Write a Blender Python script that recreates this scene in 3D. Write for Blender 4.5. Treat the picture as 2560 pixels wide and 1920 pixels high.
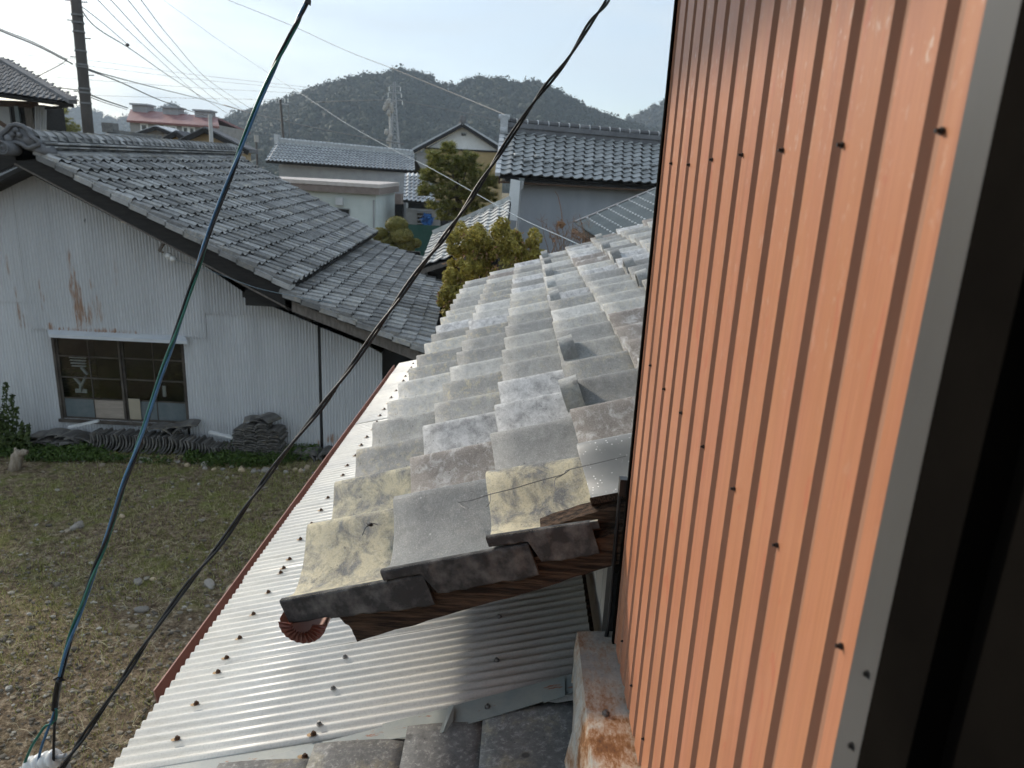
import bpy, math, random
import numpy as np
from mathutils import Matrix, Vector, noise as mnoise
random.seed(7); rng = np.random.default_rng(7)
sc = bpy.context.scene
for o in list(bpy.data.objects): bpy.data.objects.remove(o)
COL = sc.collection

# ------------------------------------------------------------------ camera, sky, sun, exposure
# world axes: +Y runs along the orange wall away from the lens, Z is up, the lens is the origin; the yard lies at z = GZ
GZ = -3.8
ROT = np.array([[0.998677840357472, 0.05112193703343944, -0.005396177617986013],
                [0.01885406192008871, -0.26660293101609456, 0.9636220221242046],
                [0.047823587569830656, -0.962449699842842, -0.2672142955464288]])
FPX = 1788.0
cam = bpy.data.cameras.new('camera'); cam_o = bpy.data.objects.new('camera', cam); COL.objects.link(cam_o)
cam.sensor_width = 36; cam.sensor_fit = 'HORIZONTAL'; cam.lens = FPX / 2560 * 36
cam.clip_start = 0.02; cam.clip_end = 6000
cam.dof.use_dof = True; cam.dof.focus_distance = 1.75; cam.dof.aperture_fstop = 9.0
cam_o.matrix_world = Matrix([[ROT[i, 0], -ROT[i, 1], -ROT[i, 2], 0] for i in range(3)] + [[0, 0, 0, 1]])
sc.camera = cam_o

SUN = Vector((-1.59, 1.25, 1.0)).normalized()
world = bpy.data.worlds.new('World'); sc.world = world; world.use_nodes = True
wn = world.node_tree; bg = wn.nodes['Background']
sky = wn.nodes.new('ShaderNodeTexSky'); sky.sky_type = 'NISHITA'; sky.sun_disc = False
sky.sun_elevation = math.asin(SUN.z); sky.sun_rotation = math.atan2(SUN.x, SUN.y)
sky.air_density = 1.0; sky.dust_density = 1.3; sky.ozone_density = 1.0
# thin high cloud veil over the whole sky
tc = wn.nodes.new('ShaderNodeTexCoord'); mp = wn.nodes.new('ShaderNodeMapping'); mp.inputs['Scale'].default_value = (1.0, 1.0, 3.2)
nz = wn.nodes.new('ShaderNodeTexNoise'); nz.inputs['Scale'].default_value = 2.6; nz.inputs['Detail'].default_value = 6; nz.inputs['Distortion'].default_value = .6
rp = wn.nodes.new('ShaderNodeValToRGB'); rp.color_ramp.elements[0].position = .38; rp.color_ramp.elements[1].position = .64
rp.color_ramp.elements[0].color = (.32,) * 3 + (1,); rp.color_ramp.elements[1].color = (.92,) * 3 + (1,)
mx = wn.nodes.new('ShaderNodeMix'); mx.data_type = 'RGBA'
mx.inputs[7].default_value = (4.2, 4.85, 5.35, 1)
for a, b in ((tc.outputs['Generated'], mp.inputs['Vector']), (mp.outputs[0], nz.inputs['Vector']), (nz.outputs['Fac'], rp.inputs['Fac']),
             (rp.outputs['Color'], mx.inputs[0]), (sky.outputs[0], mx.inputs[6]), (mx.outputs[2], bg.inputs['Color'])): wn.links.new(a, b)
bg.inputs['Strength'].default_value = 0.15

sl = bpy.data.lights.new('sun', 'SUN'); sl.energy = 2.9; sl.angle = math.radians(4.2); sl.color = (1, .91, .78)
sun_o = bpy.data.objects.new('sun', sl); COL.objects.link(sun_o); sun_o.rotation_euler = SUN.to_track_quat('Z', 'Y').to_euler()
sc.view_settings.view_transform = 'Standard'; sc.view_settings.look = 'None'; sc.view_settings.gamma = 1
sc.view_settings.use_curve_mapping = False; sc.view_settings.exposure = 0.4
sc.render.engine = 'CYCLES'
try:
    sc.cycles.use_adaptive_sampling = True; sc.cycles.adaptive_threshold = .03; sc.cycles.adaptive_min_samples = 16
    sc.cycles.volume_bounces = 0; sc.cycles.max_bounces = 4; sc.cycles.diffuse_bounces = 2; sc.cycles.glossy_bounces = 2; sc.cycles.caustics_reflective = False; sc.cycles.caustics_refractive = False; sc.cycles.transparent_max_bounces = 8
except Exception: pass

# ------------------------------------------------------------------ helpers
def ray(u, v):
    d = ROT @ np.array([u - 1280.0, v - 960.0, FPX]); return d / np.linalg.norm(d)
def P(u, v, y):                                  # point of the place at distance y along the wall, seen at photo pixel (u, v)
    d = ray(u, v); d = d * (y / d[1]); return Vector(d)
def PX(u, v, x):
    d = ray(u, v); d = d * (x / d[0]); return Vector(d)
def PZ(u, v, z):
    d = ray(u, v); d = d * (z / d[2]); return Vector(d)

class MB:
    def __init__(s): s.v = []; s.f = []; s.m = []; s.sm = False
    def add(s, vs, fs, m=0):
        o = len(s.v); s.v += [tuple(p) for p in vs]; s.f += [tuple(i + o for i in f) for f in fs]; s.m += [m] * len(fs); return s
    def box(s, a, b, m=0):
        x0, y0, z0 = a; x1, y1, z1 = b
        return s.add([(x0,y0,z0),(x1,y0,z0),(x1,y1,z0),(x0,y1,z0),(x0,y0,z1),(x1,y0,z1),(x1,y1,z1),(x0,y1,z1)],
                     [(3,2,1,0),(4,5,6,7),(0,1,5,4),(1,2,6,5),(2,3,7,6),(3,0,4,7)], m)
    def hexa(s, p, m=0):                          # eight corners: four of one face, four of the opposite face in the same order
        return s.add(p, [(3,2,1,0),(4,5,6,7),(0,1,5,4),(1,2,6,5),(2,3,7,6),(3,0,4,7)], m)
    def beam(s, a, b, w, h, up=(0,0,1), m=0):     # square bar from a to b
        a = Vector(a); b = Vector(b); d = (b - a).normalized(); r = d.cross(Vector(up))
        if r.length < 1e-4: r = d.cross(Vector((1,0,0)))
        r.normalize(); q = r.cross(d); r = r * w / 2; q = q * h / 2
        return s.hexa([a-r-q, a+r-q, a+r+q, a-r+q, b-r-q, b+r-q, b+r+q, b-r+q], m)
    def prism(s, poly, d, m=0):                   # closed polygon (3D points) swept by vector d
        n = len(poly); d = Vector(d); a = [Vector(p) for p in poly]
        return s.add(a + [p + d for p in a], [tuple(range(n))[::-1], tuple(range(n, 2*n))] + [(i, (i+1) % n, n + (i+1) % n, n + i) for i in range(n)], m)
    def tube(s, path, r, n=6, m=0, cap=True):
        path = [Vector(p) for p in path]; k = len(path)
        rs = r if isinstance(r, (list, tuple)) else [r] * k
        d0 = (path[1] - path[0]).normalized(); u = d0.orthogonal().normalized(); o = len(s.v)
        for i, p in enumerate(path):
            d = (path[min(i+1, k-1)] - path[max(i-1, 0)]).normalized()
            u = (u - d * u.dot(d)).normalized(); w = d.cross(u)
            for j in range(n):
                a = 2 * math.pi * j / n; s.v.append(tuple(p + (u * math.cos(a) + w * math.sin(a)) * rs[i]))
        for i in range(k - 1):
            for j in range(n):
                s.f.append((o+i*n+j, o+i*n+(j+1) % n, o+(i+1)*n+(j+1) % n, o+(i+1)*n+j)); s.m.append(m)
        if cap:
            s.f.append(tuple(range(o, o+n))[::-1]); s.f.append(tuple(range(o+(k-1)*n, o+k*n))); s.m += [m, m]
        return s
    def quad(s, a, b, c, d, m=0): return s.add([a, b, c, d], [(0, 1, 2, 3)], m)
    def blob(s, c, r, seg=6, ring=4, jit=.15, m=0, seed=None):
        o = len(s.v); c = Vector(c); r = r if isinstance(r, (list, tuple)) else (r, r, r); rr = random.Random(seed if seed is not None else random.random())
        s.v.append((c.x, c.y, c.z + r[2]))
        for i in range(1, ring):
            t = math.pi * i / ring
            for j in range(seg):
                a = 2 * math.pi * (j + .5 * (i % 2)) / seg; k = 1 + rr.uniform(-jit, jit)
                s.v.append((c.x + r[0]*k*math.sin(t)*math.cos(a), c.y + r[1]*k*math.sin(t)*math.sin(a), c.z + r[2]*k*math.cos(t)))
        s.v.append((c.x, c.y, c.z - r[2])); e = len(s.v) - 1
        for j in range(seg): s.f.append((o, o+1+j, o+1+(j+1) % seg)); s.m.append(m)
        for i in range(ring - 2):
            for j in range(seg):
                s.f.append((o+1+i*seg+j, o+1+(i+1)*seg+j, o+1+(i+1)*seg+(j+1) % seg, o+1+i*seg+(j+1) % seg)); s.m.append(m)
        b = o + 1 + (ring-2)*seg
        for j in range(seg): s.f.append((e, b+(j+1) % seg, b+j)); s.m.append(m)
        return s
    def mesh(s, name, mats, smooth=False):
        me = bpy.data.meshes.new(name); me.from_pydata(s.v, [], s.f)
        for mt in (mats if isinstance(mats, (list, tuple)) else [mats]): me.materials.append(mt)
        if any(s.m): me.polygons.foreach_set('material_index', s.m)
        if smooth: me.polygons.foreach_set('use_smooth', [True] * len(me.polygons))
        me.update(); return me
    def build(s, name, mats, parent=None, smooth=False):
        return put(name, s.mesh(name, mats, smooth), parent)

BASE = {}
def put(name, me, parent=None, M=None):
    o = bpy.data.objects.new(name, me); COL.objects.link(o)
    if M is not None: o.matrix_basis = M
    if parent is not None:
        o.parent = parent; o.matrix_parent_inverse = BASE[parent].inverted()
        BASE[o] = BASE[parent] @ o.matrix_parent_inverse @ (M if M is not None else Matrix())
    else: BASE[o] = M if M is not None else Matrix()
    return o
def tag(o, label=None, cat=None, group=None, kind=None):
    if label: o['label'] = label
    if cat: o['category'] = cat
    if group: o['group'] = group
    if kind: o['kind'] = kind
    return o
def thing(name, label, cat, loc=(0, 0, 0), group=None):
    return tag(put(name, None, None, Matrix.Translation(Vector(loc))), label, cat, group)

# ------------------------------------------------------------------ materials
class NT:
    def __init__(s, name):
        s.mat = bpy.data.materials.new(name); s.mat.use_nodes = True; s.t = s.mat.node_tree
        s.b = s.t.nodes['Principled BSDF']; s.tc = s.t.nodes.new('ShaderNodeTexCoord'); s.oi = s.t.nodes.new('ShaderNodeObjectInfo')
    def L(s, a, b): s.t.links.new(a, b)
    def val(s, x, sock):
        if isinstance(x, bpy.types.NodeSocket): s.L(x, sock)
        else: sock.default_value = x
    def math(s, op, a, b=0.0, c=None, clamp=False):
        n = s.t.nodes.new('ShaderNodeMath'); n.operation = op; n.use_clamp = clamp; s.val(a, n.inputs[0]); s.val(b, n.inputs[1])
        if c is not None: s.val(c, n.inputs[2])
        return n.outputs[0]
    def vec(s, scale=(1,1,1), space='Object', rnd=0.0):
        m = s.t.nodes.new('ShaderNodeMapping'); m.inputs['Scale'].default_value = scale; s.L(s.tc.outputs[space], m.inputs[0])
        if rnd:
            cx = s.t.nodes.new('ShaderNodeCombineXYZ')
            for i, k in enumerate((1.0, 1.7, .6)): s.L(s.math('MULTIPLY', s.oi.outputs['Random'], rnd * k), cx.inputs[i])
            s.L(cx.outputs[0], m.inputs['Location'])
        return m.outputs[0]
    def noise(s, v, scale, detail=5, rough=.6, dist=0.0):
        n = s.t.nodes.new('ShaderNodeTexNoise'); s.L(v, n.inputs['Vector']); n.inputs['Scale'].default_value = scale
        n.inputs['Detail'].default_value = detail; n.inputs['Roughness'].default_value = rough; n.inputs['Distortion'].default_value = dist
        return n.outputs['Fac']
    def voro(s, v, scale, feature='F1'):
        n = s.t.nodes.new('ShaderNodeTexVoronoi'); s.L(v, n.inputs['Vector']); n.inputs['Scale'].default_value = scale; n.feature = feature
        return n.outputs[0]
    def ramp(s, x, stops):
        n = s.t.nodes.new('ShaderNodeValToRGB'); cr = n.color_ramp
        while len(cr.elements) < len(stops): cr.elements.new(.5)
        for e, (p, c) in zip(cr.elements, stops): e.position = p; e.color = (c if isinstance(c, tuple) else (c, c, c)) + (1,)
        s.L(x, n.inputs['Fac']); return n.outputs['Color']
    def step(s, x, a, b):
        n = s.t.nodes.new('ShaderNodeMapRange'); n.clamp = True; s.val(x, n.inputs[0]); n.inputs[1].default_value = a; n.inputs[2].default_value = b
        return n.outputs[0]
    def mix(s, f, a, b, mode='MIX'):
        n = s.t.nodes.new('ShaderNodeMix'); n.data_type = 'RGBA'; n.blend_type = mode; s.val(f, n.inputs[0])
        for x, k in ((a, 6), (b, 7)):
            if isinstance(x, tuple): n.inputs[k].default_value = x + (1,)
            else: s.L(x, n.inputs[k])
        return n.outputs[2]
    def dim(s, c, amount):                        # per-object brightness spread
        f = s.math('MULTIPLY_ADD', s.oi.outputs['Random'], amount, 1 - amount * .5)
        cx = s.t.nodes.new('ShaderNodeCombineXYZ')
        for i in range(3): s.L(f, cx.inputs[i])
        return s.mix(1.0, c, cx.outputs[0], 'MULTIPLY')
    def bump(s, h, strength=.3, dist=.005):
        n = s.t.nodes.new('ShaderNodeBump'); n.inputs['Strength'].default_value = strength; n.inputs['Distance'].default_value = dist
        s.L(h, n.inputs['Height']); s.L(n.outputs[0], s.b.inputs['Normal'])
    def out(s, col=None, rough=None, metal=None, spec=None):
        if col is not None:
            if isinstance(col, tuple): s.b.inputs['Base Color'].default_value = col + (1,)
            else: s.L(col, s.b.inputs['Base Color'])
        if rough is not None: s.val(rough, s.b.inputs['Roughness'])
        if metal is not None: s.val(metal, s.b.inputs['Metallic'])
        if spec is not None: s.b.inputs['Specular IOR Level'].default_value = spec
        return s.mat
def simple(name, a, b, scale=6, rough=.7, bump=.2, bd=.004, bscale=None, stretch=(1,1,1), rnd=0.0, spec=.4, metal=0.0, lo=.35, hi=.65):
    n = NT(name); v = n.vec(stretch, rnd=7.0 if rnd else 0.0); f = n.noise(v, scale, 6)
    c = n.mix(n.step(f, lo, hi), a, b)
    if rnd: c = n.dim(c, rnd)
    if bump: n.bump(n.noise(v, bscale or scale * 6, 4), bump, bd)
    return n.out(c, rough, metal, spec)
M = {}
def mk_tile(name, a, b, lichen, lam, dark, dk, rough=.42, scale=1.0, rnd=.35, spec=.5, speck=True, gate=True, lr=(.5, .68)):
    n = NT(name); v = n.vec((1, 1, 1), rnd=30.0)
    gi = n.t.nodes.new('ShaderNodeNewGeometry'); n.oi = type('R', (), {'outputs': {'Random': n.math('FRACT', n.math('ADD', n.oi.outputs['Random'], gi.outputs['Random Per Island']))}})
    tone = n.mix(n.oi.outputs['Random'], a, b)
    big = n.noise(v, 3.0 * scale, 6, .65); c = n.mix(n.math('MULTIPLY', n.step(big, .35, .7), .55), tone, tuple(.62 * x for x in a))
    lm = n.math('MULTIPLY', n.step(n.noise(v, 5.5 * scale, 7, .7, .4), *lr), lam)
    if gate: lm = n.math('MULTIPLY', lm, n.step(n.math('FRACT', n.math('MULTIPLY', n.oi.outputs['Random'], 7.3)), .25, .8))
    c = n.mix(lm, c, lichen)
    mot = n.noise(v, 9.5 * scale ** .5, 8, .78, .3); c = n.mix(n.math('MULTIPLY', n.step(mot, .50, .66), .42), c, tuple(.5 * x for x in a)); c = n.mix(n.math('MULTIPLY', n.step(mot, .47, .33), .30), c, tuple(min(.8, 1.35 * x) for x in b))
    if speck:
        sp = n.step(n.noise(v, 34 * scale, 4, .8), .60, .70); sp = n.math('MULTIPLY', sp, n.step(n.noise(v, 3.5 * scale, 4), .46, .62))
        c = n.mix(n.math('MULTIPLY', sp, dk), c, dark)
        wp = n.step(n.noise(v, 26 * scale, 5, .75, .5), .6, .72); c = n.mix(n.math('MULTIPLY', wp, .35), c, (.72, .72, .7))
    if speck:
        gn = n.noise(v, 70, 5, .8); c = n.mix(n.math('MULTIPLY', n.step(gn, .52, .64), .38), c, tuple(.45 * x for x in a)); c = n.mix(n.math('MULTIPLY', n.step(gn, .47, .36), .3), c, (.66, .65, .62))
        sv = n.math('MULTIPLY', n.step(n.voro(v, 13), .16, .10), n.step(n.noise(v, 4.0, 3), .5, .6)); c = n.mix(n.math('MULTIPLY', sv, .75), c, dark)
    c = n.dim(c, rnd)
    n.bump(n.noise(v, 48, 7, .8), .55 if speck else .25, .004)
    return n.out(c, n.math('MULTIPLY_ADD', big, .3, rough - .15), 0.0, spec)
M['tile'] = mk_tile('weathered_silver_tile', (.30, .30, .29), (.47, .465, .445), (.58, .51, .34), .55, (.09, .09, .09), .85, rough=.55, scale=1.7, rnd=.55, spec=.45)
M['tile_lichen'] = mk_tile('lichen_tile', (.30, .30, .29), (.44, .43, .40), (.60, .51, .32), .8, (.08, .08, .08), .9, rough=.6, scale=1.6, rnd=.4, spec=.35)
M['tile_gap'] = simple('shade_dark_tile_edge', (.018, .018, .018), (.035, .034, .033), 5, .85, .2, spec=.1)  # shade on the tile edges put into the colour, near black
M['tile_chalk'] = mk_tile('chalky_pale_tile', (.46, .46, .44), (.56, .56, .53), (.5, .46, .34), .3, (.2, .2, .2), .4, rough=.6, scale=1, rnd=.3, spec=.3, speck=False)
M['tile_slate'] = mk_tile('dark_small_tile', (.13, .13, .135), (.19, .19, .195), (.26, .24, .2), .2, (.05, .05, .05), .3, rough=.85, scale=1, rnd=.3, spec=.08, speck=False)
M['tile_edge'] = simple('fired_clay_edge', (.042, .042, .043), (.16, .158, .152), 5, .75, .7, .005, rnd=.5, stretch=(1, 1, 4), lo=.44, hi=.66)
M['tile_worn_lit'] = simple('worn_sunlit_tile_edge', (.40, .38, .33), (.52, .49, .42), 6, .7, .2)  # worn edge; its pale yellow also paints in the sunlight on these faces
M['tile_pale'] = mk_tile('yellow_lichen_tile', (.20, .20, .195), (.25, .25, .24), (.64, .57, .39), .95, (.06, .06, .065), .95, rough=.65, scale=.75, rnd=.1, spec=.3, gate=False, lr=(.38, .56))
M['tile_brown'] = mk_tile('brown_grey_tile', (.25, .22, .20), (.30, .27, .245), (.62, .61, .60), .8, (.08, .07, .065), .9, rough=.6, scale=1.0, rnd=.1, spec=.3, gate=False, lr=(.5, .66))
M['tile_bloom'] = mk_tile('white_bloom_tile', (.30, .30, .305), (.36, .36, .365), (.66, .66, .66), .85, (.08, .08, .085), .95, rough=.6, scale=1.1, rnd=.15, spec=.3, gate=False, lr=(.36, .60))
M['tile_grey'] = mk_tile('smooth_slate_grey_tile', (.20, .21, .21), (.21, .22, .22), (.32, .32, .30), .5, (.5, .5, .5), .3, rough=.5, scale=1.6, rnd=.05, spec=.4)
M['tile_far_edge'] = simple('pale_tile_edge', (.20, .205, .21), (.26, .265, .27), 5, .6, .2)
M['tile_dark'] = mk_tile('old_dark_tile', (.22, .217, .21), (.35, .345, .335), (.46, .40, .29), .7, (.05, .05, .05), .6, rough=.58, scale=1.5, rnd=.5, spec=.3, speck=False)
M['tile_blue'] = mk_tile('glazed_grey_tile', (.28, .288, .283), (.36, .365, .355), (.36, .36, .33), .2, (.08, .08, .08), .3, rough=.32, scale=1.2, rnd=.25, spec=.6, speck=False)
M['tile_far'] = mk_tile('silver_far_tile', (.48, .49, .50), (.56, .57, .575), (.44, .44, .42), .3, (.2, .2, .2), .2, rough=.36, scale=1, rnd=.25, spec=.6, speck=False)
M['tile_front'] = mk_tile('dark_mossy_tile', (.15, .15, .15), (.21, .21, .205), (.42, .37, .24), .6, (.03, .03, .03), .9, rough=.7, scale=2.4, rnd=.2, spec=.3)

def wood_print():
    n = NT('orange_woodgrain_steel'); v = n.vec((1, 16, 1.1)); v2 = n.vec((1, 42, 1.6))
    g = n.noise(v2, 2.2, 7, .68, 1.1); big = n.noise(v, .9, 4)
    c = n.ramp(g, [(.30, (.38, .145, .078)), (.48, (.475, .198, .110)), (.62, (.53, .235, .135)), (.78, (.45, .208, .114))])
    c = n.mix(n.math('MULTIPLY', n.step(big, .38, .62), .55), c, (.51, .235, .115))
    knot = n.noise(n.vec((1, 9, 2.2)), 3.2, 3, .5, 2.0); c = n.mix(n.math('MULTIPLY', n.step(knot, .645, .68), .5), c, (.48, .13, .075))
    fine = n.noise(n.vec((1, 170, 2.2)), 2.4, 5, .7, .6); c = n.mix(n.math('MULTIPLY', n.step(fine, .46, .64), .36), c, (.40, .145, .08))
    d = n.noise(n.vec((1, 1, .42)), 95, 3, .8); dust = n.math('MULTIPLY', n.step(d, .58, .70), n.step(n.noise(n.vec(), 3.0, 3), .34, .6))
    sx = n.t.nodes.new('ShaderNodeSeparateXYZ'); n.L(n.tc.outputs['Object'], sx.inputs[0])
    dust = n.math('MULTIPLY', dust, n.step(sx.outputs[2], -.30, .06))      # settled dust that rain does not reach
    c = n.mix(n.math('MULTIPLY', dust, .8), c, (.66, .55, .47))
    n.bump(g, .08, .001)
    return n.out(c, n.math('MULTIPLY_ADD', g, .2, .36), 0.0, .45)
M['siding'] = wood_print()
M['groove'] = simple('siding_groove_paint', (.34, .178, .116), (.39, .21, .138), 30, .55, .15, .001, stretch=(1, 1, .15))
def cream_metal():
    n = NT('cream_corrugated_paint'); v = n.vec((.35, 1, 1)); f = n.noise(v, 5, 6, .65)
    c = n.mix(n.step(f, .4, .7), (.66, .645, .60), (.53, .53, .52))
    c = n.mix(n.math('MULTIPLY', n.step(n.noise(n.vec((1, 1, 1)), 190, 2, .6), .5, .66), .30), c, (.40, .40, .385))
    sm = n.math('MULTIPLY', n.step(n.noise(v, 9, 7, .8, .8), .58, .7), .4); c = n.mix(sm, c, (.75, .75, .74)); gr = n.noise(n.vec((.5, 7, 1)), 6, 7, .8); c = n.mix(n.math('MULTIPLY', n.step(gr, .50, .72), .5), c, (.30, .285, .25)); c = n.mix(n.math('MULTIPLY', n.step(n.noise(n.vec((1.2, 2, 1)), 3.4, 8, .8, .6), .56, .66), .22), c, (.36, .31, .24))
    n.bump(n.noise(v, 30, 3), .05, .002)
    return n.out(c, .38, 0.0, .5)
M['cream'] = cream_metal()
def shed_metal():
    n = NT('weathered_galvanised_sheet'); v = n.vec((1, 1, .12)); f = n.noise(v, 2.4, 6, .7)
    c = n.mix(n.step(f, .3, .72), (.58, .587, .595), (.45, .457, .465)); c = n.dim(c, .16)
    c = n.mix(n.math('MULTIPLY', n.step(n.noise(n.vec(), .9, 4), .45, .7), .35), c, (.52, .52, .51))
    geo = n.t.nodes.new('ShaderNodeNewGeometry'); sx = n.t.nodes.new('ShaderNodeSeparateXYZ'); n.L(geo.outputs['Position'], sx.inputs[0])
    streak = n.noise(n.vec((11, 1, .9)), 2.2, 6, .8); tot = None
    for (u, w, ru, rw, a) in RUST:
        p = P(u, w, 9.5); dx = n.math('DIVIDE', n.math('SUBTRACT', sx.outputs[0], p.x), ru); dz = n.math('DIVIDE', n.math('SUBTRACT', sx.outputs[2], p.z), rw)
        r = n.math('ADD', n.math('MULTIPLY', dx, dx), n.math('MULTIPLY', dz, dz)); r = n.math('MULTIPLY', n.math('SUBTRACT', 1.0, r, clamp=True), a)
        tot = r if tot is None else n.math('MAXIMUM', tot, r)
    k = n.step(n.math('ADD', n.math('MULTIPLY', tot, .33), n.math('MULTIPLY_ADD', streak, 2.4, -1.12)), .22, .5); k = n.math('MULTIPLY', n.math('MULTIPLY', k, n.step(tot, .0, .3)), .85)
    c = n.mix(k, c, n.mix(streak, (.36, .18, .08), (.24, .12, .06)))
    sp = n.math('MULTIPLY', n.step(n.noise(n.vec((1, 1, .5)), 7, 4, .6), .70, .74), n.step(n.noise(n.vec(), .7, 2), .5, .56)); c = n.mix(n.math('MULTIPLY', sp, .7), c, (.08, .085, .09))
    return n.out(c, .5, 0.0, .4)
RUST = [(192, 720, .10, .32, .9), (203, 790, .12, .36, 1.0), (222, 790, .14, .22, .9), (245, 772, .12, .22, .8), (250, 828, .70, .07, 1.0), (132, 818, .10, .08, 1.0), (178, 655, .04, .22, .6), (105, 735, .05, .25, .6),
        (232, 712, .06, .10, .8), (52, 790, .07, .25, .55), (45, 730, .05, .12, .6), (290, 680, .05, .2, .5), (828, 1098, .16, .10, 1.0), (800, 1105, .05, .08, 1.0), (836, 872, .03, .12, .5), (20, 668, .06, .2, .3)]
M['shed_metal'] = shed_metal()
M['pale_metal'] = simple('pale_painted_metal', (.58, .6, .61), (.48, .5, .52), 4, .45, .1)
M['grey_trim'] = simple('grey_steel_trim', (.068, .067, .066), (.092, .09, .088), 6, .38, .05, stretch=(1, 1, .2))
M['black_frame'] = simple('dark_bronze_aluminium', (.004, .0034, .003), (.007, .006, .005), 8, .9, .03, spec=.02)
M['black'] = simple('black_rubber', (.012, .012, .013), (.022, .022, .023), 40, .42, .1)
M['cable_green'] = simple('green_insulation', (.02, .12, .09), (.03, .16, .12), 30, .35, .05)
M['cable_blue'] = simple('blue_insulation', (.05, .13, .24), (.07, .19, .33), 30, .35, .05)
M['porcelain'] = simple('glazed_porcelain', (.74, .74, .72), (.62, .62, .6), 12, .2, .05, spec=.6)
M['red_gutter'] = simple('redbrown_gutter_paint', (.40, .215, .165), (.47, .26, .205), 9, .42, .1)
M['redbrown_dark'] = simple('redbrown_gutter_fold', (.12, .04, .03), (.17, .06, .042), 12, .4, .1)
M['sash'] = simple('dark_sash_wood', (.05, .04, .032), (.095, .08, .065), 5, .8, .3)
M['old_wood'] = simple('weathered_brown_wood', (.028, .018, .012), (.15, .092, .058), 5, .9, 1.0, .015, bscale=9, stretch=(1.6, 18, 30), lo=.40, hi=.62)
M['dark_wood'] = simple('blackened_wood', (.009, .008, .0075), (.022, .02, .018), 5, .75, .4, .006, stretch=(1, 6, 6))
M['grey_wood'] = simple('grey_wood', (.10, .085, .072), (.17, .15, .13), 5, .8, .4, .006, stretch=(6, 6, 1))
M['rust_screw'] = simple('rusted_screw', (.05, .028, .016), (.11, .05, .022), 150, .8, .3)
M['rust_stain'] = simple('rust_bleed', (.38, .22, .10), (.52, .38, .22), 90, .7, .1)
M['grey_screw'] = simple('zinc_screw', (.13, .13, .13), (.2, .2, .2), 150, .4, .2, metal=.6)
def rusted():
    n = NT('rusted_galvanised_flashing'); v = n.vec(); f = n.noise(v, 9, 5, .6, .5); g = n.noise(n.vec((2.2, 1, 1)), 46, 6, .8); sp = n.noise(v, 190, 3, .7)
    c = n.mix(n.step(n.noise(v, 26, 5, .7), .38, .62), (.46, .46, .44), (.68, .66, .60)); c = n.mix(n.math('MULTIPLY', n.step(sp, .52, .66), .35), c, (.22, .22, .21))
    rm = n.math('MULTIPLY_ADD', g, .55, n.math('MULTIPLY', f, .8)); k = n.step(rm, .60, .80)
    c = n.mix(k, c, n.ramp(rm, [(.62, (.52, .36, .18)), (.72, (.38, .18, .06)), (.84, (.20, .085, .03)), (.95, (.08, .04, .02))]))
    n.bump(g, .25, .002); return n.out(c, n.math('MULTIPLY_ADD', k, .35, .4), n.math('MULTIPLY_ADD', k, -.35, .35), .5)
M['rusted'] = rusted()
def bluegrey():
    n = NT('blue_grey_flashing_paint'); v = n.vec(); f = n.noise(v, 7, 6, .7)
    c = n.mix(n.step(f, .4, .66), (.20, .235, .24), (.28, .30, .28)); e = n.step(n.noise(n.vec((.7, 2.5, 1)), 9, 6, .75, .5), .60, .64)
    c = n.mix(e, c, (.24, .095, .055)); n.bump(f, .2, .003); return n.out(c, .5, 0.0, .4)
M['flashing'] = bluegrey()
def glassy(name, c, r=.08):
    n = NT(name); return n.out(c, r, 0.0, .7)
M['dark_glass'] = glassy('dark_window_glass', (.012, .014, .014), .06)
M['frosted'] = simple('frosted_glass', (.10, .125, .13), (.14, .16, .165), 9, .3, .05)
M['board'] = simple('plywood_patch', (.26, .22, .18), (.33, .28, .23), 6, .8, .2, stretch=(1, 1, 6))
M['card'] = simple('cardboard_patch', (.36, .31, .23), (.31, .27, .2), 6, .8, .1)
M['white_junk'] = simple('white_plastic', (.62, .63, .63), (.5, .5, .5), 8, .5, .1)
M['concrete'] = simple('pole_concrete', (.055, .046, .04), (.085, .075, .066), 3, .8, .3, stretch=(1, 1, .4))
M['concrete_pale'] = simple('pale_concrete', (.34, .33, .31), (.42, .4, .37), 4, .8, .3)
M['wire'] = simple('wire_grey', (.15, .15, .145), (.2, .2, .2), 9, .6, 0)
M['wire_pale'] = simple('wire_pale_blue', (.17, .24, .29), (.22, .29, .34), 9, .45, 0)
M['steel'] = simple('pylon_galvanised', (.36, .37, .38), (.30, .31, .32), 4, .45, .05, metal=.2)
M['plaster_grey'] = simple('grey_plaster', (.30, .30, .30), (.36, .36, .355), 2, .85, .1)
M['plaster_dim'] = simple('weathered_render', (.25, .24, .225), (.32, .305, .285), 1.2, .85, .1)
M['mint'] = simple('mint_white_siding', (.55, .60, .57), (.62, .66, .63), 1.5, .6, .05)
M['ochre'] = simple('ochre_wall', (.34, .25, .12), (.40, .30, .15), 2, .85, .1)
M['tan'] = simple('tan_wall', (.40, .30, .18), (.46, .36, .22), 2, .85, .1)
M['white_wall'] = simple('white_plaster', (.68, .68, .66), (.76, .76, .74), 3, .8, .05)
M['brown_fascia'] = simple('brown_grey_fascia', (.20, .155, .135), (.25, .20, .175), 4, .6, .05)
M['fascia_top'] = simple('pale_roof_edge', (.5, .44, .4), (.58, .52, .48), 4, .6, .05)
M['red_roof'] = simple('red_sheet_roof', (.22, .10, .095), (.28, .145, .135), .8, .55, .1, stretch=(3, 1, 1))
M['blue_cloth'] = simple('blue_cloth', (.03, .12, .34), (.05, .18, .44), 12, .8, .3)
M['green_net'] = simple('green_net', (.012, .05, .04), (.02, .075, .055), 12, .8, .2)
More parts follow.
